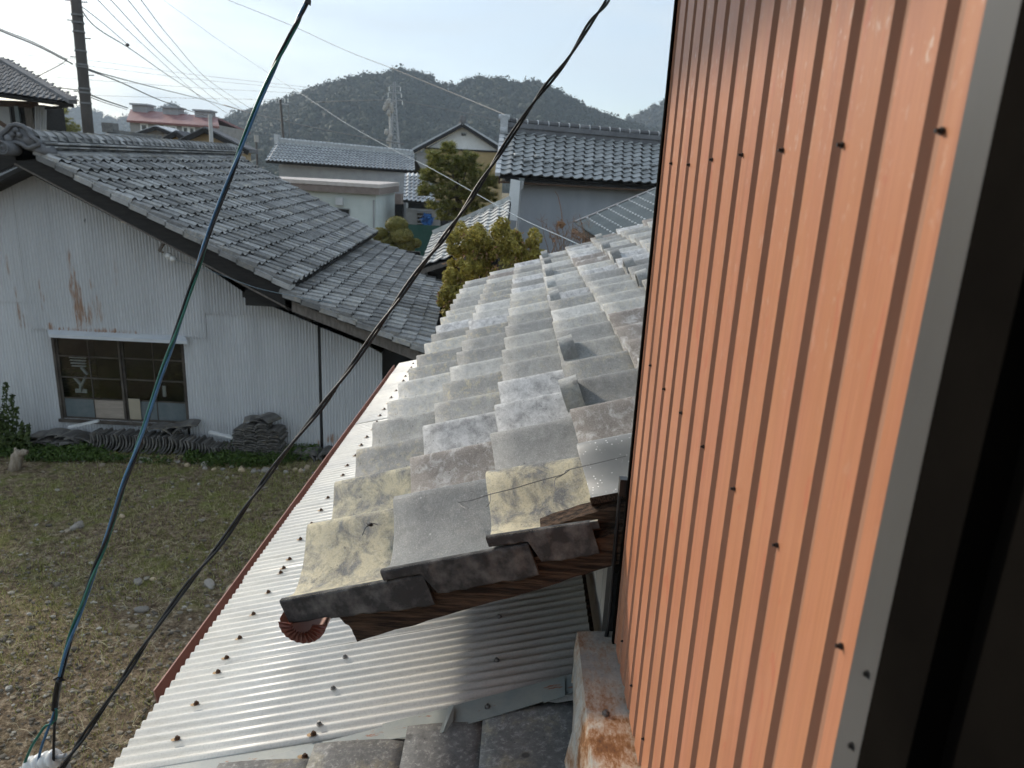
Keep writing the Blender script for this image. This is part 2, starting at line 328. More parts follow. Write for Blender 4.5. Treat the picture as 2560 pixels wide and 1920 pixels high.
M['blue_corr'] = simple('blue_grey_corrugated', (.40, .42, .45), (.33, .35, .38), 2.2, .5, .1, stretch=(1, 1, .3), metal=.1)
M['corr_roof'] = simple('grey_corrugated_roof', (.14, .155, .152), (.18, .195, .19), 2, .5, .1)
M['brick'] = simple('red_brick', (.17, .07, .05), (.24, .10, .075), 12, .85, .4, rnd=.4)
M['bolt'] = simple('bright_bolt', (.7, .72, .72), (.6, .6, .6), 9, .35, 0)
M['bark'] = simple('bark', (.07, .05, .037), (.13, .10, .08), 8, .9, .8, .02, stretch=(3, 3, .6))
M['dead_wood'] = simple('bleached_stump', (.22, .17, .12), (.36, .31, .25), 9, .9, .7, .01, stretch=(4, 4, .8))
M['twig'] = simple('dry_twig', (.22, .13, .08), (.30, .19, .12), 20, .9, .2)
M['dry_leaf'] = simple('dry_leaf', (.24, .12, .06), (.32, .18, .09), 20, .8, .1, rnd=.3)
def leafm(name, a, b, c, rough=.55, scale=3.0, trans=.25):
    n = NT(name); v = n.vec(); f = n.noise(v, scale, 4, .6); g = n.noise(v, scale * 9, 2)
    gi = n.t.nodes.new('ShaderNodeNewGeometry'); k = n.mix(n.step(f, .38, .62), a, b); k = n.mix(n.step(gi.outputs['Random Per Island'], .55, 1.0), k, c); k = n.mix(n.math('MULTIPLY', n.step(gi.outputs['Random Per Island'], .45, .0), .7), k, tuple(.4 * q for q in a)); k = n.mix(n.math('MULTIPLY', n.step(g, .5, .68), .75), k, c); k = n.dim(k, .12)
    n.b.inputs['Transmission Weight'].default_value = 0
    try:
        n.b.inputs['Subsurface Weight'].default_value = 0
        tr = n.t.nodes.new('ShaderNodeBsdfTranslucent'); n.L(k, tr.inputs[0]); ms = n.t.nodes.new('ShaderNodeMixShader'); ms.inputs[0].default_value = trans
        n.L(n.b.outputs[0], ms.inputs[1]); n.L(tr.outputs[0], ms.inputs[2]); n.L(ms.outputs[0], n.t.nodes['Material Output'].inputs[0])
    except Exception: pass
    return n.out(k, rough, 0.0, .35)
M['leaf_yellow'] = leafm('yellow_green_leaves', (.36, .30, .06), (.23, .20, .042), (.48, .39, .09), scale=2.2)
M['leaf_pine'] = leafm('pine_needles', (.13, .16, .05), (.20, .22, .06), (.36, .32, .09), scale=1.6)
M['leaf_topiary'] = leafm('clipped_leaves', (.16, .155, .035), (.22, .20, .045), (.30, .26, .075), scale=4)
M['leaf_weed'] = leafm('weed_leaves', (.045, .075, .02), (.07, .10, .028), (.10, .13, .04), scale=5)
M['leaf_ground'] = leafm('ground_cover_leaves', (.045, .085, .015), (.07, .12, .022), (.10, .15, .035), scale=1.2)
M['grass'] = leafm('short_grass', (.22, .25, .045), (.29, .28, .085), (.44, .39, .22), scale=.9)
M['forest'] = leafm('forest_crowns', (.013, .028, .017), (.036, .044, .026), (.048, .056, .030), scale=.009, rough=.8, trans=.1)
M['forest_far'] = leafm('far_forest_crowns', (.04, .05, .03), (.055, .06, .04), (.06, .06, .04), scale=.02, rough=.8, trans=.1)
M['hill'] = simple('hill_soil', (.028, .034, .018), (.045, .048, .028), .03, .9, 0)
def soil():
    n = NT('mossy_yard_soil'); geo = n.t.nodes.new('ShaderNodeNewGeometry'); v = n.vec()
    f = n.noise(v, 1.1, 6, .65); g = n.noise(v, 14, 6, .75); h = n.noise(v, 70, 4, .8)
    c = n.ramp(g, [(.34, (.055, .037, .023)), (.47, (.175, .124, .078)), (.58, (.33, .25, .165)), (.70, (.54, .45, .34))])
    c = n.mix(n.math('MULTIPLY', n.step(h, .46, .62), .7), c, (.045, .034, .024))
    sx = n.t.nodes.new('ShaderNodeSeparateXYZ'); n.L(n.tc.outputs['Object'], sx.inputs[0]); m = n.math('MULTIPLY', n.math('MULTIPLY', n.step(f, .42, .58), n.step(n.noise(v, 6, 5, .7), .42, .6)), n.math('MULTIPLY_ADD', n.step(sx.outputs[1], 4.5, 7.2), .8, .2))
    c = n.mix(n.math('MULTIPLY', m, .75), c, n.mix(g, (.06, .08, .016), (.27, .29, .065)))
    n.bump(n.math('ADD', n.math('MULTIPLY', g, .7), h), .9, .02); return n.out(c, .95, 0.0, .15)
M['soil'] = soil()
def pebble():
    n = NT('yard_pebbles'); g = n.t.nodes.new('ShaderNodeNewGeometry'); r = g.outputs['Random Per Island']
    c = n.ramp(r, [(.0, (.09, .075, .06)), (.35, (.16, .135, .105)), (.6, (.25, .22, .18)), (.82, (.34, .27, .18)), (.95, (.44, .41, .36))])
    c = n.mix(n.math('MULTIPLY', n.noise(n.vec(), 60, 3), .4), c, (.08, .07, .05)); return n.out(c, .85, 0.0, .3)
M['pebble'] = pebble()
M['stone'] = simple('river_stone', (.20, .19, .18), (.30, .26, .21), 7, .85, .4, rnd=.5)
M['stone_tan'] = simple('tan_stone', (.40, .29, .17), (.46, .38, .28), 7, .85, .4, rnd=.4)
M['straw'] = simple('dry_straw', (.42, .36, .22), (.55, .48, .32), 20, .9, 0)
M['pile'] = mk_tile('stored_dirty_tile', (.10, .095, .088), (.17, .16, .148), (.24, .2, .13), .6, (.03, .03, .03), .6, rough=.8, scale=2, rnd=.4, spec=.2, speck=False)
# ------------------------------------------------------------------ ground and hills (the setting)
def ground():
    m = MB(); xs = np.concatenate([[-2500, -700, -200, -60, -25], np.linspace(-12, 4, 97), [12, 40, 200, 700, 2500]])
    ys = np.concatenate([[-300, -60, -10], np.linspace(0, 14, 85), [20, 40, 90, 200, 500, 1200, 3000]])
    vs = [(x, y, GZ + (0.05 * mnoise.noise((x * .7, y * .7, 3)) + .02 * mnoise.noise((x * 3, y * 3, 1)) if -11 < x < 3 and .5 < y < 13 else 0)) for y in ys for x in xs]
    n = len(xs); m.add(vs, [(j*n+i, j*n+i+1, (j+1)*n+i+1, (j+1)*n+i) for j in range(len(ys)-1) for i in range(n-1)])
    return tag(m.build('ground', M['soil'], None, True), kind='structure')
ground()
def gz(x, y): return GZ + (0.05 * mnoise.noise((x * .7, y * .7, 3)) + .02 * mnoise.noise((x * 3, y * 3, 1)))

# ------------------------------------------------------------------ the house whose window we look out of
WX = 0.24
house = thing('house', 'two storey house with orange wood grain siding, silver tiled roof and cream corrugated lean-to', 'house', (1.5, 1.4, GZ))
# orange siding with recessed grooves; its far corner stands at y 1.34
def siding():
    m = MB(); y0, y1 = .42, 1.338; zb, zt = -.935, .86; g0 = .456; pitch = .0667; pts = [(y0, WX, 0)]
    k = 0
    while True:
        c = g0 + pitch * k
        if c + .013 > y1: break
        if c - .0118 > y0: pts += [(c - .0108, WX, 1), (c - .0065, WX + .006, 1), (c + .0065, WX + .006, 1), (c + .0108, WX, 0)]
        k += 1
    pts.append((y1, WX, 0)); zs = [zb, zt]
    for i in range(len(pts) - 1):
        (a, xa, ma), (b, xb, _) = pts[i], pts[i+1]
        m.quad((xa, b, zb) if 0 else (xb, b, zb), (xa, a, zb), (xa, a, zt), (xb, b, zt), ma)
    m.add([(WX, y1, zb), (WX, y1, zt), (WX + .05, y1, zt), (WX + .05, y1, zb)], [(0, 1, 2, 3)])
    return m.build('siding_panel', [M['siding'], M['groove']], house)
panel = siding()
corner = MB().box((WX - .004, 1.339, -.95), (WX + .045, 1.352, .86)).build('corner_trim', M['black_frame'], house)
def screw_mesh(r, h, mat, name):
    m = MB(); m.tube([(0, 0, 0), (0, 0, h * .35)], r, 8); m.tube([(0, 0, h * .3), (0, 0, h)], r * .62, 6); return m.mesh(name, mat)
sc_dark = screw_mesh(.0025, .0045, M['black'], 'dark_screw')
def face_x(p): return Matrix.Translation(p) @ Matrix.Rotation(-math.pi / 2, 4, 'Y')
for (z, ys) in ((.045, range(7)), (-.30, range(7)), (-.862, range(3, 7))):
    for k in ys: put('screw', sc_dark, panel, face_x(Vector((WX - .0005, .4555 + .1334 * k + random.uniform(-.003, .003) - .0112, z + random.uniform(-.004, .004)))))
trim = MB().box((WX - .004, .387, -1.0), (WX + .03, .4195, .86)).build('window_trim', M['grey_trim'], house)
sc_small = screw_mesh(.0026, .003, M['black'], 'small_screw')
for z in (-.292, -.348, -.46, -.52): put('screw', sc_small, trim, face_x(Vector((WX - .004, .3985, z))))
wf = MB()
wf.box((WX - .006, .34, -1.0), (WX + .06, .3862, .86)); wf.box((WX + .012, .318, -1.0), (WX + .06, .339, .86)); wf.box((WX + .004, .299, -1.0), (WX + .06, .317, .86))
wf.box((WX - .012, .24, -1.0), (WX + .06, .298, .86)); wf.box((WX - .012, -.9, -1.0), (WX + .06, .239, -.74))
wf.build('window_frame', M['black_frame'], house)
# body of the bay behind the siding, and the eave above it
bm = MB(); bm.box((WX + .05, .42, -.95), (3.2, 1.336, .86)); bm.box((WX + .061, -2.5, -.95), (3.2, -.9, .86)); bm.box((WX + .07, -2.5, GZ), (3.2, 1.30, -.96))
bm.build('bay_wall', M['plaster_dim'], house)
ev = MB(); s = .30; EZ = .14
ev.hexa([(x, y, z + EZ) for x, y, z in ((-.52, -2.6, .50), (3.3, -2.6, .50 + 3.82 * s), (3.3, 2.15, .50 + 3.82 * s), (-.52, 2.15, .50), (-.52, -2.6, .53), (3.3, -2.6, .53 + 3.82 * s), (3.3, 2.15, .53 + 3.82 * s), (-.52, 2.15, .53))])
for i in range(11): ev.beam((-.48, -2.2 + .41 * i, .475 + EZ), (2.5, -2.2 + .41 * i, .475 + EZ + 2.98 * s), .045, .05)
ev.build('upper_eave', M['dark_wood'], house)
# house wall behind the bay corner, under the tiled roof (pale siding) with the dark gap beside the lean-to
lw = MB()
for i in range(40):
    y = 1.36 + .125 * i; lw.box((.262, y, GZ), (.30, y + .117, -.66)); 
lw.box((.275, 1.36, GZ), (.32, 6.3, -.64)); lw.build('lower_wall', M['white_wall'], house)
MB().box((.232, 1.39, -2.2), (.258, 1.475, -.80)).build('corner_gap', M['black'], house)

# ---- the silver tiled roof
RS = .395; RE = (-.463, -.94); CA = math.atan(RS); EXP = .2335; PITCH = .2645; Y0 = 1.352
UP = Vector((math.cos(CA), 0, math.sin(CA))); NRM = Vector((-math.sin(CA), 0, math.cos(CA)))
PROF = [(-.02, .016), (.06, .009), (.16, .003), (.28, 0), (.40, .002), (.52, .009), (.64, .020), (.76, .033), (.86, .041), (.94, .0445), (1.0, .043), (1.05, .037), (1.085, .028)]
def prof(t):
    for (a, b), (c, d) in zip(PROF, PROF[1:]):
        if t <= c: return b + (d - b) * (t - a) / (c - a)
    return PROF[-1][1]
CREST = [(-.02, .006), (.10, .0015), (.24, 0), (.38, .0025), (.50, .0075), (.60, .013), (.70, .0205), (.80, .0295), (.88, .038), (.95, .0452), (1.0, .0485), (1.02, .0482), (1.032, .0455)]
def tile_mesh(name, mats, step=.034, th=.017, ln=1.27, fine=True, flange=False, amp=1.0, crest=False):
    # unit tile: x 0..1 across (one pitch), y 0..1 up the slope (one course), z in metres; lower end raised on the course below
    m = MB(); px = (CREST if crest else PROF) if fine else [PROF[i] for i in (0, 3, 5, 7, 9, 12)]
    if flange: px = [(0.0, .024 / amp), (.05, .021 / amp)] + list(px[2:])
    n = len(px); rows = [0.0, .012, .3, .65, 1.0, ln] if fine else [0.0, ln]
    top = []; 
    for y in rows:
        zl = step * (1 - y / ln) - (.0025 if (fine and y == 0) else 0)
        top.append([(x, y, z * amp + zl) for x, z in px])
    vs = [p for r in top for p in r]; m.add(vs, [(j*n+i, j*n+i+1, (j+1)*n+i+1, (j+1)*n+i) for j in range(len(rows)-1) for i in range(n-1)])
    f0 = top[0]; m.add(f0 + [(x, y, z - th) for x, y, z in f0], [(i + n, i + n + 1, i + 1, i) for i in range(n-1)], 1)            # butt end
    for side, idx in ((0, 0), (1, n - 1)):
        e = [r[idx] for r in top]; k = len(e); q = [(i, i + 1, i + 1 + k, i + k) for i in range(k-1)]
        m.add(e + [(x, y, z - th) for x, y, z in e], q if side else [tuple(reversed(a)) for a in q], 1 if not side else 0)
    e0 = [(x, y, z - th) for r in (top[0], top[-1]) for x, y, z in r]; m.add(e0, [(i, i + n, i + n + 1, i + 1) for i in range(n-1)], 1)
    if flange:                                    # downturned verge lip, notched where it laps the tile below
        a, b = .385, 1.36; zt = lambda y: step * (1 - y / ln) + .024; d = .0605
        if flange == 'eave': a = .0
        if flange == 'short': b = .93
        rg = random.Random(len(name)); x0, x1 = -.012, .055; ns = 16; prev = None
        for i in range(ns + 1):                   # worn lip: uneven face and lower edge, chamfered top
            y = b * i / ns; deep = y >= a; jx = rg.uniform(-.005, .005); jb = rg.uniform(-.0028, .0022); t_ = zt(y); lo = t_ - th - d + jb + (.022 * (1 - y / b) if flange == 'eave' else 0) if deep else t_ - .023 + jb * .3
            sec = [(x0 + jx + .008, y, lo), (x1, y, lo), (x1, y, t_ - .002), (x0 + .016, y, t_ + .0004), (x0 + .004 + jx * .5, y, t_ - .003), (x0 + jx, y, t_ - .009), (x0 + jx, y, lo + .004)]
            if prev is None: m.add(sec, [tuple(range(7))], 1)
            else: m.add(prev + sec, [(k, (k + 1) % 7, 7 + (k + 1) % 7, 7 + k) for k in range(7)], 1)
            if prev is not None and deep and not pdeep: m.add(sec, [tuple(range(7))], 1)
            prev, pdeep = sec, deep
        m.add(prev, [tuple(range(7))[::-1]], 1)
    return m.mesh(name, mats, False)
def shade(me, ang=40):
    me.polygons.foreach_set('use_smooth', [True] * len(me.polygons))
    try: me.set_sharp_from_angle(angle=math.radians(ang))
    except Exception: pass
    return me
TM = shade(tile_mesh('silver_tile', [M['tile'], M['tile_worn_lit']], amp=1.5, crest=True)); TL = shade(tile_mesh('lichen_tile', [M['tile_lichen'], M['tile_worn_lit']], amp=1.5, crest=True))
TV = shade(tile_mesh('verge_tile', [M['tile_grey'], M['tile_edge']], flange=True, amp=1.5, crest=True)); TVL = shade(tile_mesh('verge_tile_lichen', [M['tile_pale'], M['tile_edge']], flange='short', amp=1.5, ln=1.0)); TVE = shade(tile_mesh('verge_eave_tile', [M['tile_pale'], M['tile_edge']], flange='eave', amp=1.5, crest=True))
TB = shade(tile_mesh('brown_tile', [M['tile_brown'], M['tile_worn_lit']], amp=1.5, crest=True)); TW = shade(tile_mesh('bloom_tile', [M['tile_bloom'], M['tile_worn_lit']], amp=1.5, crest=True))
TP = shade(tile_mesh('pale_tile', [M['tile_pale'], M['tile_worn_lit']], amp=1.5, crest=True))
def roof_pt(xs, y, h=0.0): return Vector((RE[0], y, RE[1])) + UP * xs + NRM * h
rd = MB(); L = EXP * 11.5
a, b = roof_pt(.05, 1.412, -.024), roof_pt(L, 1.412, -.024); rd.hexa([a, b, b - NRM * .025, a - NRM * .025] + [p + Vector((0, 4.93, 0)) for p in (a, b, b - NRM * .025, a - NRM * .025)])
for i in range(11):
    y = 1.62 + .455 * i; rd.beam(roof_pt(.08, y, -.076), roof_pt(L * .8, y, -.076), .05, .05, up=NRM)
roof = rd.build('tiled_roof', M['old_wood'], house)
bb = MB()
def rough_bar(m, s0, s1, y0, y1, h0, h1, cut=.0, n=46, k=7, amp=.0035):   # weathered, splintered bar along the slope
    per = [(y0, h0 + (h1 - h0) * i / k) for i in range(k)] + [(y0 + (y1 - y0) * i / 3, h1) for i in range(3)] + [(y1, h1), (y1, h0)] + [(y1 - (y1 - y0) * i / 3, h0) for i in range(1, 3)]
    q = len(per); prev = None; o = len(m.v)
    for i in range(n + 1):
        for j, (y, h) in enumerate(per):
            s_ = s0 + (s1 - s0) * i / n + (cut * (h1 - h) / (h1 - h0) if i == 0 else 0); g = amp * (mnoise.noise((s_ * 5, j * 1.7, 2)) * 1.3 + .6 * mnoise.noise((s_ * 22, j * 2.3, 5)))
            m.v.append(tuple(roof_pt(s_, y + g, h + g * .7)))
    for i in range(n):
        for j in range(q): m.f.append((o + i*q + j, o + i*q + (j+1) % q, o + (i+1)*q + (j+1) % q, o + (i+1)*q + j)); m.m.append(0)
    m.f.append(tuple(range(o, o + q))[::-1]); m.m.append(0)
rough_bar(bb, .10, .80, 1.364, 1.41, -.094, -.022, cut=.03); rough_bar(bb, .58, .82, 1.396, 1.45, -.021, .022, amp=.005)
bb.build('barge_board', M['old_wood'], roof)
for r in range(11):
    for c in range(19):
        if r == 3 and c == 0: continue
        y = Y0 + PITCH * c; rr = random.random()
        me = TM
        if r == 0: me = TL if rr < .85 else TM
        elif r == 1 and rr < .45: me = TL
        elif r in (2, 3) and rr < .2: me = TL
        if me == TM:
            r2 = random.random(); me = TW if r2 < .22 else TB if r2 < .30 else TM
        if (r, c) in ((1, 2), (2, 3)): me = TW
        if (r, c) == (1, 1): me = TB
        if c == 0: me = [TVE, TV, TVL, TM][r] if r < 4 else TM
        if c == 1 and r == 0: me = TP
        if c == 2 and r == 0: me = TL
        o = roof_pt(EXP * r + random.uniform(-.004, .004), y + random.uniform(-.004, .004), random.uniform(-.002, .003))
        U = Vector((0, PITCH, 0)); V = UP * EXP
        U = U + NRM * random.uniform(-.006, .006)
        V = V + NRM * random.uniform(-.004, .004)
        put('tile', me, roof, Matrix(((U.x, V.x, NRM.x, o.x), (U.y, V.y, NRM.y, o.y), (U.z, V.z, NRM.z, o.z), (0, 0, 0, 1))))
def splat():
    n = NT('paint_splattered_tile'); v = n.vec(); f = n.noise(v, 6, 5)
    c = n.mix(f, (.20, .205, .20), (.27, .27, .265)); d = n.step(n.voro(n.vec((9, 9, 9)), 2.4), .17, .14); d = n.math('MULTIPLY', d, n.step(n.noise(v, 7, 2), .40, .5))
    c = n.mix(d, c, (.8, .8, .78)); return n.out(c, .5)
TS = shade(tile_mesh('splattered_tile', [splat(), M['old_wood']], amp=1.5))
o = roof_pt(EXP * 3, Y0 + .05, .0); U = Vector((0, PITCH * .84, 0)); V = UP * EXP
put('tile', TS, roof, Matrix(((U.x, V.x, NRM.x, o.x), (U.y, V.y, NRM.y, o.y), (U.z, V.z, NRM.z, o.z), (0, 0, 0, 1))))
# snow guards: small arches standing on the tiles
def arch_mesh(mats, w=.055, r=.062, h=.086, t=.012):
    m = MB(); n = 9; ou = []; inn = []
    for i in range(n):
        a = math.pi * i / (n - 1); ou.append((-math.cos(a) * r, math.sin(a) ** .7 * h)); inn.append((-math.cos(a) * (r - t), math.sin(a) ** .7 * (h - t)))
    for x0, x1 in ((0, w),):
        vs = [(x0, y, z) for y, z in ou] + [(x0, y, z) for y, z in inn] + [(x1, y, z) for y, z in ou] + [(x1, y, z) for y, z in inn]
        fs = []
        for i in range(n - 1):
            fs += [(i, i+1, 2*n+i+1, 2*n+i), (n+i+1, n+i, 3*n+i, 3*n+i+1), (i+1, i, n+i, n+i+1), (2*n+i, 2*n+i+1, 3*n+i+1, 3*n+i)]
        m.add(vs, fs)
    return shade(m.mesh('snow_guard', mats), 32)
AM = arch_mesh(M['tile'])
def ontile(u, v, h):
    d = Vector(ray(u, v)); p = Vector((RE[0], 0, RE[1])) + NRM * h; return d * (p.dot(NRM) / d.dot(NRM))
for (u, v) in ((1475, 1430), (1448, 1105), (1360, 740), (1335, 645), (1318, 555), (1308, 480), (1285, 425), (1960, 610), (1868, 510), (1775, 440), (1708, 375), (1660, 312)):
    o = ontile(900 + u / 2.765, 500 + v / 2.765, .045)
    put('snow_guard', AM, roof, Matrix(((UP.x, 0, NRM.x, o.x - .02), (UP.y, 1, NRM.y, o.y), (UP.z, 0, NRM.z, o.z), (0, 0, 0, 1))))
# ridge end blocks at the far end of the roof
# gutter under the tiled eave, with a pleated end
gt = MB(); gc = Vector((-.432, 0, -.925)); gr = .052; n = 10
def half(y, r): return [(gc.x - r * math.cos(math.pi * i / n), y, gc.z - r * math.sin(math.pi * i / n)) for i in range(n + 1)]
q = half(1.345, gr) + half(6.35, gr) + half(1.345, gr - .003) + half(6.35, gr - .003); k = n + 1
gt.add(q, [(i + 1, i, i + k, i + 1 + k) for i in range(n)] + [(2*k + i, 2*k + i + 1, 3*k + i + 1, 3*k + i) for i in range(n)])
gutter = gt.build('gutter', M['red_gutter'], house, True)
pl = MB(); nn = 24
for i in range(nn):                               # folded fan that closes the gutter end
    a0, a1 = math.pi * i / nn, math.pi * (i + 1) / nn; d0, d1 = (.004, -.006) if i % 2 else (-.006, .004)
    f = lambda a, r, d: (gc.x - r * math.cos(a), 1.336 + d, gc.z - r * math.sin(a))
    pl.quad(f(a0, gr, d0 * .3), f(a1, gr, d1 * .3), f(a1, .022, d1 - .004), f(a0, .022, d0 - .004))
pl.build('gutter_end', M['redbrown_dark'], gutter)

# ---- the cream corrugated lean-to
LS = .26; LA = math.atan(LS)
def lz(x): return -1.41 + LS * (x + .94)
lt = MB(); lt.hexa([(-.90, 1.42, lz(-.9) - .05), (.24, 1.42, lz(.24) - .05), (.24, 5.42, lz(.24) - .05), (-.90, 5.42, lz(-.9) - .05), (-.90, 1.42, lz(-.9) - .02), (.24, 1.42, lz(.24) - .02), (.24, 5.42, lz(.24) - .02), (-.90, 5.42, lz(-.9) - .02)])
leanto = lt.build('lean_to_roof', M['old_wood'], house)
WAVE = .0318; edges = [1.386, 1.752, 2.262, 2.84, 3.42, 4.0, 4.58, 5.16, 5.45]
for i in range(len(edges) - 1):
    ya, yb = edges[i], edges[i + 1] + .05; lift = .0022 * (i % 2) ; m = MB(); ns = int((yb - ya) / WAVE * 8); xs = [.225, -.2, -.55, -.94 + random.uniform(-.006, .006)]
    row = []
    for j in range(ns + 1):
        y = ya + (yb - ya) * j / ns; row.append((y, .0058 * math.cos(2 * math.pi * y / WAVE)))
    vs = [(x, y, lz(x) + h + lift + .003 * mnoise.noise((x * 2, y * 2, i))) for x in xs for y, h in row]; k = len(row)
    m.add(vs, [(a*k+j, a*k+j+1, (a+1)*k+j+1, (a+1)*k+j) for a in range(len(xs)-1) for j in range(k-1)])
    sh = m.build('corrugated_sheet', M['cream'], leanto, True)
    sd = sh.modifiers.new('thickness', 'SOLIDIFY'); sd.thickness = .0012; sd.offset = -1
rs = MB(); rs.add([(-.007 + .010 * math.cos(a), .0065 * math.sin(a), .0002) for a in np.linspace(0, 5.8, 11)], [tuple(range(11))], 1); rs.tube([(0, 0, 0), (0, 0, .003)], .0072, 9); rs.tube([(0, 0, .003), (0, 0, .0085)], [.0055, .0035], 8); RSM = rs.mesh('rusty_screw', [M['rust_screw'], M['rust_stain']])
gs = MB(); gs.tube([(0, 0, 0), (0, 0, .003)], .0072, 9); gs.tube([(0, 0, .003), (0, 0, .0085)], [.0055, .0035], 8); GSM = gs.mesh('zinc_screw', M['grey_screw'])
def lean_screw(me, x, y):
    y = round(y / WAVE) * WAVE; put('screw', me, leanto, Matrix.Translation((x, y, lz(x) + .0078)) @ Matrix.Rotation(-LA + random.uniform(-.1, .1), 4, 'Y'))
yy = [1.466, 1.591, 1.72, 1.78, 1.869, 1.994, 2.122, 2.254, 2.285, 2.35, 2.5] + [2.5 + .131 * i for i in range(1, 23)]
for y in yy: lean_screw(RSM, -.80 + random.uniform(-.008, .008), y)
for y in (1.44, 1.57, 1.70): lean_screw(GSM, -.43, y)
for y in (1.855, 2.1, 2.35): lean_screw(GSM, -.43, y)
for y in (1.405,): lean_screw(RSM, -.435, y)
for y in (1.56, 1.735, 1.885, 2.05): lean_screw(GSM, -.012, y)
st = MB()
# red brown eave gutter of the lean-to
eg = MB(); ge = [(-.922, -1.432), (-.926, -1.475), (-.974, -1.478), (-.981, -1.424), (-.977, -1.424), (-.971, -1.474), (-.929, -1.471), (-.925, -1.432)]
eg.prism([(x, 1.70, z) for x, z in ge], (0, 3.83, 0)); eg.build('eave_gutter', M['red_gutter'], leanto)
MB().box((-.93, 1.44, -1.60), (-.90, 5.40, lz(-.9) - .052)).build('fascia_board', M['dark_wood'], leanto)
lw2 = MB()
for i in range(125):
    y = 1.44 + .0318 * i; lw2.box((-.80, y, GZ), (-.775, y + .02, lz(-.8) - .05))
lw2.box((-.79, 1.44, GZ), (-.76, 5.41, lz(-.79) - .055)); lw2.build('lean_to_wall', M['pale_metal'], house)
# blue grey flashing between the lean-to and the lower tiles
fl = MB()
def strip(m, pts, t=.002):
    for (a, b, c, d) in pts: m.hexa([a, b, c, d] + [tuple(Vector(p) + Vector((0, 0, t))) for p in (a, b, c, d)])
def FP(u, v, x): return None
def onlean(u, v, h): # point on the lean-to plane lifted by h
    d = Vector(ray(u, v)); p = Vector((-.94, 0, -1.41 + h)); nn_ = Vector((-LS, 0, 1)); return d * (p.dot(nn_) / d.dot(nn_))
Z6 = lambda x, y: (640 + x / 2.0868, 1200 + y / 2.0868)
def lp(x, y, h): return onlean(*Z6(x, y), h)
strip(fl, [(lp(1030, 1300, .012), lp(1700, 1095, .012), lp(1700, 1000, .016), lp(1030, 1180, .016))])
strip(fl, [(lp(1500, 1165, .017), lp(1612, 1130, .017), lp(1612, 1030, .019), lp(1500, 1065, .019))])
strip(fl, [((-.96, 1.25, lz(-.96) - .006), (-.2, 1.27, lz(-.2) - .008), (-.2, 1.40, lz(-.2) - .008), (-.96, 1.40, lz(-.96) - .006))])
fl.build('flashing', M['flashing'], leanto)
f2 = MB(); strip(f2, [(lp(670, 1360, .020), lp(975, 1320, .020), lp(1005, 1190, .024), lp(660, 1275, .024)), (lp(975, 1320, .021), lp(1026, 1310, .012), lp(1034, 1175, .030), lp(1002, 1186, .026)),
    (lp(150, 1560, .012), lp(670, 1420, .014), lp(662, 1290, .022), lp(-60, 1480, .014)), (lp(-200, 1680, .008), lp(150, 1560, .0125), lp(-60, 1480, .0145), lp(-400, 1560, .012))]); f2.build('flashing', M['flashing'], leanto)
for x, y in ((1208, 1187),): put('screw', GSM, leanto, Matrix.Translation(lp(x, y, .015)))
for x, y in ((255, 1445),): put('screw', RSM, leanto, Matrix.Translation(lp(x, y, .021)))
# dark lower tiles in front of the flashing
lt2 = MB(); lt2.box((-.75, .75, -1.50), (.19, 1.33, -1.42)); lower = lt2.build('lower_tiled_roof', M['old_wood'], house)
xs = [-.62, -.41, -.205, -.036, .20]
for i in range(4):
    m = MB(); xa, xb = xs[i], xs[i + 1]; nY = 12; zf = lambda x: -1.165 + .20 * x
    top = []; bow = [0, .008, .012, .012, .008, 0]
    for j in range(nY + 1):
        y = 1.335 + (.02 if i == 3 else 0) + (.022 * i - .03) - .028 * j
        for k, bz in enumerate(bow):
            x = xa + (xb - xa + .012) * k / 5; top.append((x, y, zf(xa) + .012 + (xb - xa) * .12 * k / 5 * 0 + bz * .35 + .006 * math.sin(j * .55 + i) + .22 * (x - xa) * .55 - .0))
    m.add(top, [(j*6+k, (j+1)*6+k, (j+1)*6+k+1, j*6+k+1) for j in range(nY) for k in range(5)])
    o = m.build('tile', M['tile_front'], lower, True); sd = o.modifiers.new('thickness', 'SOLIDIFY'); sd.thickness = .02; sd.offset = 1 if 0 else -1
# rusty flashing channel under the siding
rf = MB(); ys = [1.385, 1.30, 1.22, 1.16, 1.10, 1.05, .9, .7]; bul = [0, .002, .006, .014, .012, .004, 0, 0]
for i in range(len(ys) - 1):
    ya, yb = ys[i], ys[i+1]; xa, xb = .164, .164; za = -.945
    rf.quad((xa, ya, za), (xb, yb, za), (WX + .02, yb, za + .006), (WX + .02, ya, za + .006))
    rf.quad((xa - .004 - bul[i], ya, za - .05), (xb - .004 - bul[i+1], yb, za - .05), (xb, yb, za), (xa, ya, za))
    rf.quad((xa - bul[i] * 2.2, ya, za - .14), (xb - bul[i+1] * 2.2, yb, za - .14), (xb - .004 - bul[i+1], yb, za - .05), (xa - .004 - bul[i], ya, za - .05))
rf.quad((.160, 1.385, -1.08), (.164, 1.385, -.945), (WX + .02, 1.385, -.939), (WX + .02, 1.385, -1.08))
chan = rf.build('rusty_flashing', M['rusted'], house)
put('screw', GSM, chan, Matrix.Translation((.199, 1.125, -.941)))
